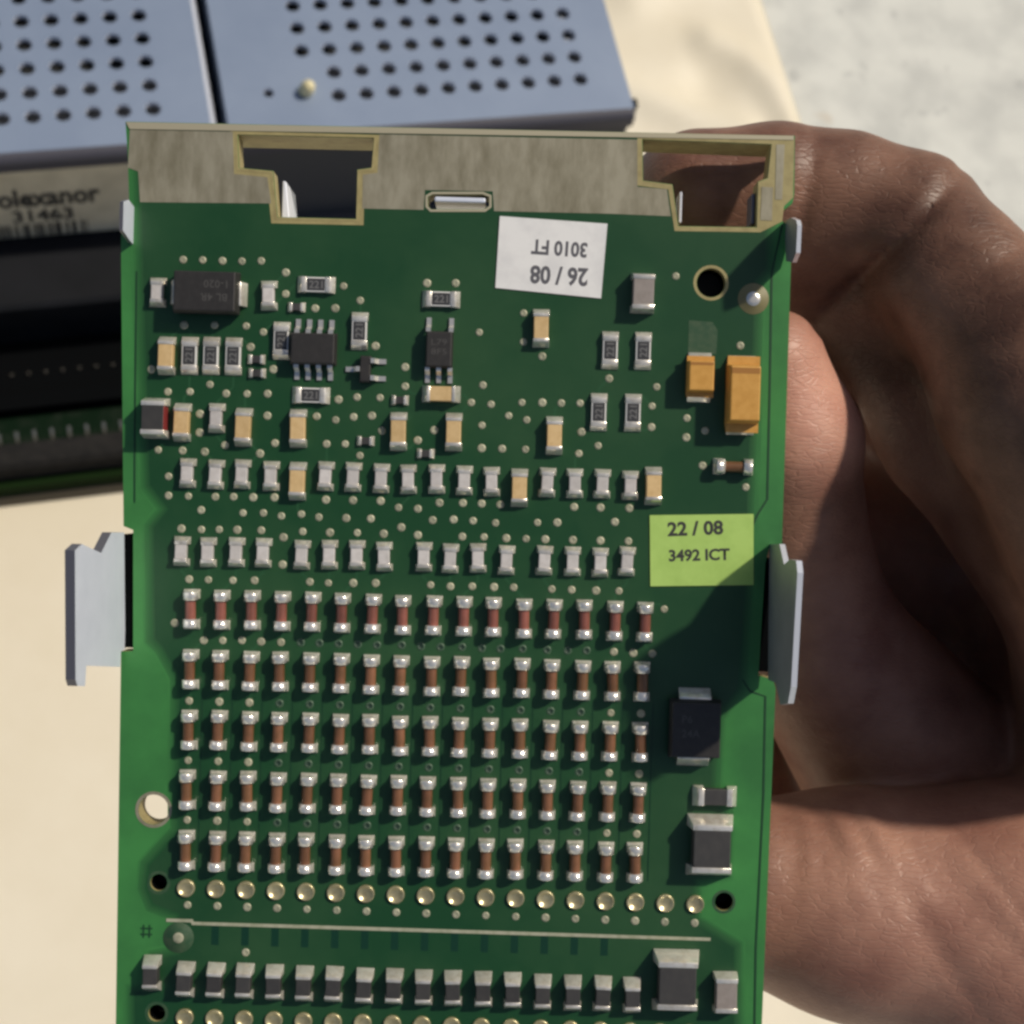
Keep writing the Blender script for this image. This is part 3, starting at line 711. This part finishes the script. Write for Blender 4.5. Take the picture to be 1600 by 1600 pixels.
def strip(pts, wd):
    l, r = [], []
    for i, p in enumerate(pts):
        a = Vector(pts[max(0, i - 1)]); b = Vector(pts[min(len(pts) - 1, i + 1)])
        n = Vector((-(b - a).y, (b - a).x)).normalized() * wd / 2
        l.append(tuple(Vector(p) + n)); r.append(tuple(Vector(p) - n))
    return l + r[::-1]
for key in ('rimline', 'rimline2'):
    obj('groove_line', plate('groove_line', strip(D[key], .16), [], .036, .046, [M['groove']]), PCB)
XL, YT = D['melf'][0]
for side in (-1,):
    pts = [(-24.55, 38.5), (-24.35, 25), (-24.2, 19)]
    obj('groove_line', plate('groove_line', strip(pts, .14), [], .036, .046, [M['groove']]), PCB)
tr_me = box_me('trace', M['seam'], .12, 15.2, .005, .052)
for i in range(1, 17):
    obj('trace', tr_me, PCB, ((i - 8) * 2.54 - .25, -4.2, 0))
obj('silk_line', plate('silk_line', D['silk'], [], .035, .055, [M['silk']]), PCB)
pt_me = box_me('mask_window', M['patch'], .62, 1.75, .006, .042)
for i in range(1, 15):
    obj('mask_window', pt_me, PCB, (D['pads'][i][0] + .03, -17.35 - 0.0 * i, 0))
hx, hy = D['hash']
for a, b, c, d in ((-.25, 0, .12, 1.1), (.25, 0, .12, 1.1), (0, .25, 1.0, .12), (0, -.25, 1.0, .12)):
    obj('print_mark', box_me('print_mark', M['groove'], c, d, .036, .05 + .003 * (c > .5)), PCB, (hx + a, hy + b, 0))
obj('worn_patch', plate('worn_patch', [(ONE['scuff'][0] + x, ONE['scuff'][1] + y) for x, y in ((-1.1, -1.5), (1.3, -1.5), (1.35, .5), (.9, 1.2), (-1.1, 1.3))], [], .034, .044, [M['scuff']]), PCB)

# ---- filled vias
via_me = lathe_me('via', [(.345, 0), (.31, .045), (.22, .07), (.1, .05), (0, .03)], M['via'], 12)
for x, y in D['vias']:
    o = obj('via', via_me, PCB, (x, y, ZP + .004))
    s_ = random.uniform(.92, 1.06)
    o.scale = (s_, s_, 1)
fm = lathe_me('tented_via', [(.36, 0), (.32, .04), (.2, .045), (.17, .02), (0, .012)], [M['viafaint'], M['viahole']], 12)
for p in fm.polygons:
    c = p.center
    if math.hypot(c.x, c.y) < .18 * U:
        p.material_index = 1
for x, y in D['faint']:
    obj('tented_via', fm, PCB, (x, y, ZP + .004))
# ---- short tracks under the mask, from chip ends to the nearest via
vv = np.array(D['vias'])
tn = 0
for lst, half in ((D['dumb'], 1.05), (D['tan'], 1.4), (D['res'], 1.4), (D['bot'], 1.3), (D['melf'], 1.5)):
    for e in lst:
        vert = len(e) < 3 or e[2] == 0
        for s_ in (-1, 1):
            p = np.array([e[0], e[1] + s_ * half]) if vert else np.array([e[0] + s_ * half, e[1]])
            d = np.hypot(*(vv - p).T)
            k_ = int(d.argmin())
            if .3 < d[k_] < 1.9:
                q = vv[k_]
                dx, dy = q - p
                m_ = (q[0] - math.copysign(max(0, abs(dx) - 0), dx), q[1] - math.copysign(min(abs(dy), abs(dx)), dy)) if abs(dy) > abs(dx) else (p[0] + math.copysign(abs(dx) - abs(dy), dx), p[1])
                pts = [tuple(p), m_, tuple(q)]
                pts = [a for i_, a in enumerate(pts) if i_ == 0 or math.hypot(a[0] - pts[i_ - 1][0], a[1] - pts[i_ - 1][1]) > .08]
                if len(pts) > 1:
                    obj('track', plate('track', strip(pts, .15), [], .0305, .0375, [M['trace']]), PCB)
                    tn += 1
# ---- cupped pin holes
cup_me = lathe_me('pin_hole', [(.76, 0), (.75, .20), (.70, .26), (.63, .24), (.50, .10), (.25, .03), (0, .02)], M['cup'], 20)
for x, y in D['pads']:
    obj('pin_hole', cup_me, PCB, (x, y, ZP + .02))

# ---- chip components: one builder, the long axis along y
def join_me(name, parts):
    bm = bmesh.new()
    mats = []
    for me in parts:
        base = len(mats)
        n0 = len(bm.faces)
        bm.from_mesh(me)
        bm.faces.ensure_lookup_table()
        for f in bm.faces[n0:]:
            f.material_index += base
        mats += list(me.materials)
    me = bpy.data.meshes.new(name)
    bm.to_mesh(me); bm.free()
    for m_ in mats:
        me.materials.append(m_)
    return me

def chip_parts(W, L, h, body_m, cap=.45, fil=.35, pad=None, bw=None, cap_m=None, bev=.07, top=None):
    """meshes (body, end) of a two-terminal chip with footprint W x L"""
    pad = pad or W
    bw = bw or W * .84
    Lb = L - 2 * fil
    b = box_me('body', body_m, bw, Lb - 2 * cap + .1, .05, h - .04, bevel=bev, smooth=False)
    y1, y0 = Lb / 2, Lb / 2 - cap
    cw = bw * 1.06
    pts = []
    for sx_ in (-1, 1):
        pts += [(sx_ * cw / 2, y0, .04), (sx_ * cw / 2, y0, h), (sx_ * cw / 2, y1 - .05, h), (sx_ * cw / 2, y1, h * .8),
                (sx_ * pad / 2, y0 + cap * .1, .04), (sx_ * pad / 2, L / 2, .04), (sx_ * pad / 2, L / 2, .10), (sx_ * pad / 2, y0 + cap * .1, .12),
                (sx_ * cw / 2, y1 + fil * .45, h * .38)]
    e = hull_me('end_cap', pts, cap_m or M['solder'], bevel=min(.07, h * .1), smooth=True)
    return b, e

def place(name, meshes, x, y, rz=0, caps=True, lab=None):
    b = obj(name, meshes[0], PCB, (x, y, ZP), rz)
    obj('end_cap', meshes[1], b, (0, 0, 0), 0)
    obj('end_cap', meshes[1], b, (0, 0, 0), 180)
    if lab: b['label'] = lab
    return b
jit = lambda a: random.uniform(-a, a)

dumb = chip_parts(1.42, 2.5, .82, M['grey'], cap=.36, fil=.32, bw=.95)
for x, y in D['dumb']:
    place('chip_capacitor', dumb, x + jit(.05), y + jit(.05), jit(2.2))
tanp = chip_parts(1.42, 3.25, 1.05, M['tan'], cap=.32, fil=.40, bw=1.22)
for x, y, r in D['tan']:
    place('tan_capacitor', tanp, x, y, r + jit(1.0))
tiny = chip_parts(.85, 1.5, .42, M['dark'], cap=.26, fil=.16, bw=.62)
for x, y, r in D['tiny']:
    place('tiny_resistor', tiny, x, y, r)
def res_parts():
    b = box_me('body', M['white_c'], 1.24, 2.3, .05, .52, bevel=.04)
    f = box_me('film', M['film'], 1.0, 1.5, .521, .56, bevel=.015)
    t = text_me('print', '221', M['filmtxt'], .62, .02, 1.0, 1.15, .565)
    _, e = chip_parts(1.42, 3.2, .58, M['white_c'], cap=.45, fil=.35, bw=1.22)
    return b, f, e, t
rb_, rf_, re_, rt_ = res_parts()
for n, (x, y, r) in enumerate(D['res']):
    b = obj('chip_resistor', rb_, PCB, (x, y, ZP), r)
    obj('resistive_film', rf_, b)
    obj('end_cap', re_, b); obj('end_cap', re_, b, (0, 0, 0), 180)
    t = obj('print', rt_, b, (0, 0, 0), 0)
    if r == 90:
        t.rotation_euler = (0, 0, math.radians(-90)); t.location = (-.31 * U, .57 * U, 0)
        t.rotation_euler = (0, 0, math.radians(-90))
    else:
        t.rotation_euler = (0, 0, math.radians(90)); t.location = (.31 * U, -.57 * U, 0)
botp = chip_parts(1.5, 3.05, 1.35, M['dark'], cap=.30, fil=.55, bw=1.18)
for x, y in D['bot']:
    place('black_chip_resistor', botp, x + jit(.04), y + jit(.04), jit(1.8))
# glass-style cylindrical diodes
def melf_parts(m):
    r, R, zc, L = .45, .64, .72, 3.35
    b = lathe_me('body', [(r, -1.0), (r * .985, -.5), (r, 0), (r * .985, .5), (r, 1.0)], m, 14, True, 'y')
    for v in b.vertices: v.co.z += zc * U
    c = lathe_me('c', [(r * .9, .80), (R, .80), (R, 1.42), (R * .93, 1.5), (R * .6, 1.54), (0, 1.55)], M['solderb'], 16, True, 'y')
    for v in c.vertices: v.co.z += zc * U
    f = hull_me('f', [(s1 * .70, y_, z_) for s1 in (-1, 1) for y_, z_ in ((.86, .04), (1.70, .04), (1.70, .12), (.86, .15))] +
                [(s1 * .60, y_, .52) for s1 in (-1, 1) for y_ in (.92, 1.45)], M['solder'], .06, True)
    return b, join_me('end_cap', [c, f])
mb, mbr = melf_parts(M['brown']), melf_parts(M['rose'])
for i, (x, y) in enumerate(D['melf']):
    place('cylindrical_diode', mbr if i < 16 else mb, x + jit(.04), y + jit(.04), jit(1.6))
place('cylindrical_diode', mb, D['melfh'][0], D['melfh'][1], 90)
# larger single parts
gp = chip_parts(2.05, 3.4, 1.45, M['mauve'], cap=.42, fil=.22, bw=1.72)
place('grey_capacitor', gp, *ONE['gcap'], jit(1)); place('grey_capacitor', gp, *ONE['gcap2'], jit(1))
bp_ = chip_parts(3.9, 5.2, 1.95, M['dark'], cap=.5, fil=.55, bw=3.1, bev=.1)
place('large_black_capacitor', bp_, *ONE['bcap']); place('large_black_capacitor', bp_, ONE['bcap2'][0], ONE['bcap2'][1], 0)
rc = chip_parts(2.15, 3.45, 1.9, M['dark'], cap=.42, fil=.3, bw=1.85)
rcb = rc[0].copy(); rcb.materials.append(M['red'])
for p in rcb.polygons:
    if p.normal.x > .5: p.material_index = 1
place('dark_red_capacitor', (rcb, rc[1]), *ONE['redcap'])
rr = chip_parts(1.75, 3.75, .9, M['dark'], cap=.5, fil=.42, bw=1.35)
place('black_chip_resistor', rr, *ONE['res_r'], 90)

def tant(W, Lb, L, h, pos):
    bm = bmesh.new()
    box_bm(W * 1.02, Lb * 1.02, .1, h * .5, 0, 0, bm, top=(W * 1.06, Lb * 1.36))
    b1 = mesh_from_bm('lower', bm, M['gold'])
    b2 = box_me('upper', M['gold'], W * 1.06, Lb * 1.06, h * .5, h, bevel=.12, top=(W * .96, Lb * .96))
    me = join_me('tantalum_capacitor', [b2, b1])
    o = obj('tantalum_capacitor', me, PCB, (*pos, ZP))
    obj('polarity_band', box_me('polarity_band', M['golddark'], W * .9, Lb * .10, h, h + .01, 0, Lb * .40), o)
    for s_ in (1, -1):
        y0, y1 = Lb / 2 * .9, L / 2
        pts = [(sx_ * W * .46, y_, z_) for sx_ in (-1, 1) for y_, z_ in ((y0, .02), (y1, .02), (y1, .12), (y0 + .35, .22), (y0 + .22, h * .42), (y0, h * .45))]
        obj('terminal', hull_me('terminal', pts, M['solder'], .05, True), o, (0, 0, 0), 0 if s_ > 0 else 180)
tant(2.15, 2.55, 4.2, 1.9, ONE['tant_s'])
tant(2.55, 4.7, 6.7, 2.7, ONE['tant_l'])

def smb(W, Lb, L, tw, h, pos, rz, txt):
    me = join_me('power_diode', [box_me('u', M['epoxy'], W * 1.04, Lb * 1.04, h * .45, h, bevel=.1, top=(W * .96, Lb * .96)),
                                 box_me('l', M['epoxy'], W, Lb, .15, h * .45, top=(W * 1.04, Lb * 1.04))])
    o = obj('power_diode', me, PCB, (*pos, ZP), rz)
    for s_ in (0, 180):
        pts = [(sx_ * tw / 2, y_, z_) for sx_ in (-1, 1) for y_, z_ in ((Lb / 2 * .95, .02), (L / 2, .02), (L / 2, .1), (Lb / 2 + .28, .25), (Lb / 2 + .2, h * .5), (Lb / 2 * .98, h * .52))]
        obj('terminal', hull_me('terminal', pts, M['solder'], .05, True), o, (0, 0, 0), s_)
    for k_, s_ in enumerate(txt):
        t = obj('print', text_me('print', s_, M['epoxytxt'], .62, .01, 1.05, None, h + .006), o)
        if rz:
            t.rotation_euler = (0, 0, math.radians(90))
            t.location = ((.9 - 1.1 * k_) * U, -1.9 * U, 0)
        else:
            t.location = (-1.2 * U, (.6 - 1.2 * k_) * U, 0)
    return o
smb(3.4, 5.3, 6.5, 2.0, 2.2, ONE['smb_l'], 90, ['1-020', 'BL 4R'])
smb(4.2, 4.75, 6.6, 2.7, 2.2, ONE['smb_r'], 0, ['P6', '24A'])

lead_me = {}
def lead(bl, wd):
    key = (bl, wd)
    if key not in lead_me:
        prof = [(bl, 1.0), (bl + .32, 1.0), (bl + .62, .22), (bl + 1.25, .20), (bl + 1.25, .05), (bl + .5, .05), (bl + .25, .82), (bl, .82)]
        lead_me[key] = extrude_x('lead', prof, -wd / 2, wd / 2, M['lead'])
    return lead_me[key]
def gull(name, W, Lb, h, pos, tops, bots, wd, rz=0):
    me = join_me(name, [box_me('u', M['epoxy'], W * 1.05, Lb * 1.05, h * .5, h, bevel=.08, top=(W * .95, Lb * .95)),
                        box_me('l', M['epoxy'], W * .97, Lb * .97, .15, h * .5, top=(W * 1.05, Lb * 1.05))])
    o = obj(name, me, PCB, (*pos, ZP), rz)
    for x in tops: obj('lead', lead(Lb / 2, wd), o, (x, 0, 0))
    for x in bots: obj('lead', lead(Lb / 2, wd), o, (-x * -1, 0, 0), 180)
    return o
o = gull('logic_chip', 3.75, 2.6, 1.5, ONE['soic'], [-1.42, -.48, .46, 1.40], [-1.42, -.48, .46, 1.40], .42)
o = gull('regulator_chip', 2.2, 3.0, 1.4, ONE['sot5'], [-.95, .95], [-.95, 0, .95], .4)
for k_, s_ in enumerate(('L79', '8F5')):
    t = obj('print', text_me('print', s_, M['epoxytxt'], .5, .0, 1.0, 1.3, 1.406), o, (-.65, .35 - .8 * k_, 0))
o = gull('transistor', 2.2, .9, .9, ONE['sot3'], [0], [-.72, .72], .42, 90)
# fiducial marks
d1 = lathe_me('fiducial', [(1.32, 0), (1.30, .02), (.62, .022), (.6, .06), (.3, .085), (0, .09)], [M['ring'], M['lead']], 24)
for p in d1.polygons:
    if math.hypot(p.center.x, p.center.y) < .6 * U: p.material_index = 1
obj('fiducial', d1, PCB, (*ONE['fid'], ZP + .006))
d2 = lathe_me('fiducial', [(1.30, 0), (1.28, .02), (.45, .022), (.4, .06), (.2, .075), (0, .08)], [M['scuff'], M['via']], 24)
for p in d2.polygons:
    if math.hypot(p.center.x, p.center.y) < .44 * U: p.material_index = 1
obj('fiducial', d2, PCB, (*ONE['fid2'], ZP + .006))

# ---- stickers with their print
def sticker(key, m, lines, ink, heights, label):
    pts = D[key]
    o = obj('sticker', plate('sticker', pts, [], .06, .14, [m]), PCB)
    o['label'] = label
    for (a, b), s_, h_ in zip(lines, *heights):
        d = Vector(b) - Vector(a)
        t = obj('print', text_me('print', s_, ink, h_, .034, 1.0, d.length, 0), o, (a[0], a[1], .15))
        t.rotation_euler = (0, 0, math.atan2(d.y, d.x))
sticker('sticker_w', M['paper'], D['tw'], M['gink'], (('26 / 08', '3010 FT'), (1.42, 1.18)), 'white sticker with upside-down date print')
sticker('sticker_g', M['gpaper'], D['tg'], M['ink'], (('22 / 08', '3492 ICT'), (1.12, .92)), 'lime green sticker with black print')

# ---- metal tabs of the shield behind the board
M['cut'] = mat('cut steel edge', (0.16, 0.16, 0.19), 0.45, 0.6)
def tab(key, th, side, edge_m, face='zinc', name='shield_tab', cut=None):
    x0, poly = D[key]
    bm = bmesh.new()
    xa, xb = (x0 - th, x0) if side < 0 else (x0, x0 + th)
    a = [bm.verts.new((xa, y, z)) for y, z in poly]
    b = [bm.verts.new((xb, y, z)) for y, z in poly]
    n = len(poly)
    bm.faces.new(a[::-1]).material_index = 0
    bm.faces.new(b).material_index = 0
    for i in range(n):
        bm.faces.new((a[i], a[(i + 1) % n], b[(i + 1) % n], b[i])).material_index = 1
    return obj(name, mesh_from_bm(name, bm, [M[face], M[edge_m]]), PCB)
tab('tabL', .75, -1, 'cut')
tab('tabR', .45, 1, 'zincb', 'zincshade')
tab('tabl', .3, -1, 'cut')
tab('tabr', .35, 1, 'zincb', 'zincshade')
for x_, y_ in ((-24.9, 11.5), (29.8, 11.0)):
    obj('dark_gap_rail', box_me('dark_gap_rail', M['black'], 1.5, 9.6, -7.5, -.25, bevel=.05), PCB, (x_ + (.45 if x_ < 0 else -.5), y_, 0))  # black colour stands for the dark gap between tab and board
cc = D['slotC']; cx_ = sum(p[0] for p in cc) / 8; cy_ = sum(p[1] for p in cc) / 8
obj('shield_clip', box_me('shield_clip', M['zinc'], 4.3, .42, -6.5, .05, bevel=.12), PCB, (cx_ + .15, cy_ + .18, 0))
sl = D['slotL']
obj('shield_clip', hull_me('shield_clip', [(x_, y_, z_) for z_ in (-6.5, -.8) for x_, y_ in ((.06, 0), (.75, 0), (.5, 1.6), (.38, 3.2), (.06, 3.3))], M['zinc'], .1), PCB, (sl[5][0], sl[5][1] + .15, -1))
sr = D['slotR']
obj('shield_clip', box_me('shield_clip', M['zincb'], .22, 2.6, -3.2, -.6, bevel=.06), PCB, (sr[5][0] + .2, sr[5][1] + 1.7, 0))
obj('shield_clip', box_me('shield_clip', M['cut'], .3, 2.6, -3.4, -.8, bevel=.08), PCB, (sr[4][0] - .2, sr[4][1] + 1.7, 0))
obj('header_block', box_me('header_block', M['black2'], 40, 13, -12, -T - .02, -4, -18.5, bevel=.3), PCB)
obj('dark_backing', box_me('dark_backing', M['black2'], 3.0, 3.0, -T - .25, -T - .02, ONE['h2'][0], ONE['h2'][1]), PCB)  # black sheets added behind both holes to make them look dark
obj('dark_backing', box_me('dark_backing', M['black2'], 3.4, 3.4, -T - .25, -T - .02, ONE['hole_big'][0], ONE['hole_big'][1]), PCB)

for nm, r_ in (('h1', .71), ('h2', .77), ('h3', .71), ('hole_big', 1.20)):
    zt = -.35 if nm != 'hole_big' else -.9
    obj('hole_shade', lathe_me('hole_shade', [(r_ - .05, zt), (r_, zt), (r_, -T - .02), (r_ - .05, -T - .02), (r_ - .05, zt)], M['black'], 20), PCB, (*ONE[nm], 0))  # black lining added so the hole walls do not look lit
# ================================================================= the hand
def smin(a, b, k):
    h = np.clip(.5 + .5 * (b - a) / k, 0, 1)
    return b + (a - b) * h - k * h * (1 - h)

def build_hand():
    H = {k: np.array(v) for k, v in D['hand'].items()}
    allp = np.vstack(list(H.values()))
    step = .52
    lo = np.array([10., -62., -88.]); hi = np.array([90., 58., 22.])
    n = ((hi - lo) / step).astype(int) + 1
    ax = [lo[i] + step * np.arange(n[i]) for i in range(3)]
    X, Y, Zg = np.meshgrid(*ax, indexing='ij')
    X = X.astype(np.float32); Y = Y.astype(np.float32); Zg = Zg.astype(np.float32)
    def cone(a, b):
        d = b[:3] - a[:3]
        L2 = float(d @ d)
        t = ((X - a[0]) * d[0] + (Y - a[1]) * d[1] + (Zg - a[2]) * d[2]) / L2
        t = np.clip(t, 0, 1)
        q = np.sqrt((X - a[0] - t * d[0]) ** 2 + (Y - a[1] - t * d[1]) ** 2 + (Zg - a[2] - t * d[2]) ** 2)
        return q - (a[3] + (b[3] - a[3]) * t)
    def chain(P, k=2.0):
        f = None
        for a, b in zip(P, P[1:]):
            c = cone(a, b)
            f = c if f is None else smin(f, c, k)
        return f
    fields = {k: chain(v) for k, v in H.items()}
    palm = None
    for k in fields:
        if k not in ('index', 'ridge', 'mid2', 'middle', 'ring', 'pinky', 'thumb'):
            palm = fields[k] if palm is None else smin(palm, fields[k], 6.0)
    f = palm
    fields['index'] = smin(fields['index'], fields.pop('ridge'), 5.0)
    for k, kk in (('thumb', 3.5), ('ring', 6.0), ('pinky', 6.0), ('mid2', 3.0), ('index', 1.6), ('middle', 1.4)):
        f = smin(f, fields[k], kk)
    # flexion creases: shallow grooves in planes across the joints
    def crease(c, nrm, wid, dep, rad, key):
        c = np.array(c); nrm = np.array(nrm) / np.linalg.norm(nrm)
        s = (X - c[0]) * nrm[0] + (Y - c[1]) * nrm[1] + (Zg - c[2]) * nrm[2]
        dist = (X - c[0]) ** 2 + (Y - c[1]) ** 2 + (Zg - c[2]) ** 2
        return dep * np.exp(-(s / wid) ** 2) * np.exp(-dist / rad ** 2)
    for c, nrm, wid, dep, rad in HCREASE(H):
        f = f + crease(c, nrm, wid, dep, rad, None)
    nx, ny, nz = f.shape
    pos = f > 0
    # surface nets
    acc = np.zeros((nx - 1, ny - 1, nz - 1, 3), np.float32)
    cnt = np.zeros((nx - 1, ny - 1, nz - 1), np.float32)
    def sl(d, e):   # corner slice
        return tuple(slice(e[i], n_ - 1 + e[i]) for i, n_ in enumerate(f.shape))
    corners = [(i, j, k) for i in (0, 1) for j in (0, 1) for k in (0, 1)]
    for a in corners:
        for i in range(3):
            if a[i] == 0:
                b = list(a); b[i] = 1; b = tuple(b)
                fa, fb = f[sl(0, a)], f[sl(0, b)]
                m_ = (fa > 0) != (fb > 0)
                t = np.where(m_, fa / (fa - fb + 1e-12), 0)
                for q in range(3):
                    v_ = a[q] + (t if q == i else 0)
                    acc[..., q] += np.where(m_, v_, 0)
                cnt += m_
    act = cnt > 0
    idx = -np.ones(act.shape, np.int64)
    idx[act] = np.arange(act.sum())
    ii = np.argwhere(act)
    V = lo + step * (ii + acc[act] / cnt[act][:, None])
    F = []
    for i in range(3):
        j, k = (i + 1) % 3, (i + 2) % 3
        s0 = [slice(None)] * 3; s1 = [slice(None)] * 3
        s0[i] = slice(0, f.shape[i] - 1); s1[i] = slice(1, f.shape[i])
        ch = pos[tuple(s0)] != pos[tuple(s1)]
        e = np.argwhere(ch)
        ok = (e[:, j] > 0) & (e[:, k] > 0) & (e[:, j] < f.shape[j] - 1) & (e[:, k] < f.shape[k] - 1)
        e = e[ok]
        flip = pos[tuple(e.T)]
        def cell(dj, dk):
            c = e.copy(); c[:, j] += dj; c[:, k] += dk
            return idx[tuple(c.T)]
        q = np.c_[cell(-1, -1), cell(0, -1), cell(0, 0), cell(-1, 0)]
        q[flip] = q[flip][:, ::-1]
        F.append(q)
    F = np.vstack(F)
    # pigment: palm sides paler and pinker than the back, some of it added as light
    pal = np.zeros(len(V), np.float32)
    mid = H['middle'][0][:3] * .5 + H['middle'][1][:3] * .5
    pal = np.maximum(pal, np.exp(-(((V - mid) ** 2).sum(1) / 9.0 ** 2) ** 2) * 1.0)
    it = H['index'][0][:3]
    pal = np.maximum(pal, .30 * np.exp(-((V - it) ** 2).sum(1) / 14. ** 2))
    th = H['thumb'][1][:3] * .35 + H['thumb'][2][:3] * .65
    pal = np.maximum(pal, .52 * np.exp(-((V - th) ** 2).sum(1) / 26. ** 2))
    pm = np.array([38., 12., -34.])           # hollow of palm and curled fingers, paled in place of fill light
    pal = np.maximum(pal, .6 * np.exp(-(((V - pm) / np.array([22., 26., 26.])) ** 2).sum(1) ** 2))
    me = bpy.data.meshes.new('hand')
    me.from_pydata((V * U).tolist(), [], F.tolist())
    me.polygons.foreach_set('use_smooth', [True] * len(F))
    at = me.attributes.new('palmar', 'FLOAT', 'POINT')
    at.data.foreach_set('value', pal.astype(np.float32))
    me.materials.append(M['skin'])
    return me

def HCREASE(H):
    return [(np.array(a), np.array(n_), w_, d_, r_) for a, n_, w_, d_, r_ in D['crease']]
hand = obj('hand', build_hand())
hand.matrix_world = BW
sm = hand.modifiers.new('smooth', 'SMOOTH')
sm.factor = .5
sm.iterations = 3
tag(hand, 'dark brown right hand gripping the circuit board from behind at its right edge', 'hand')
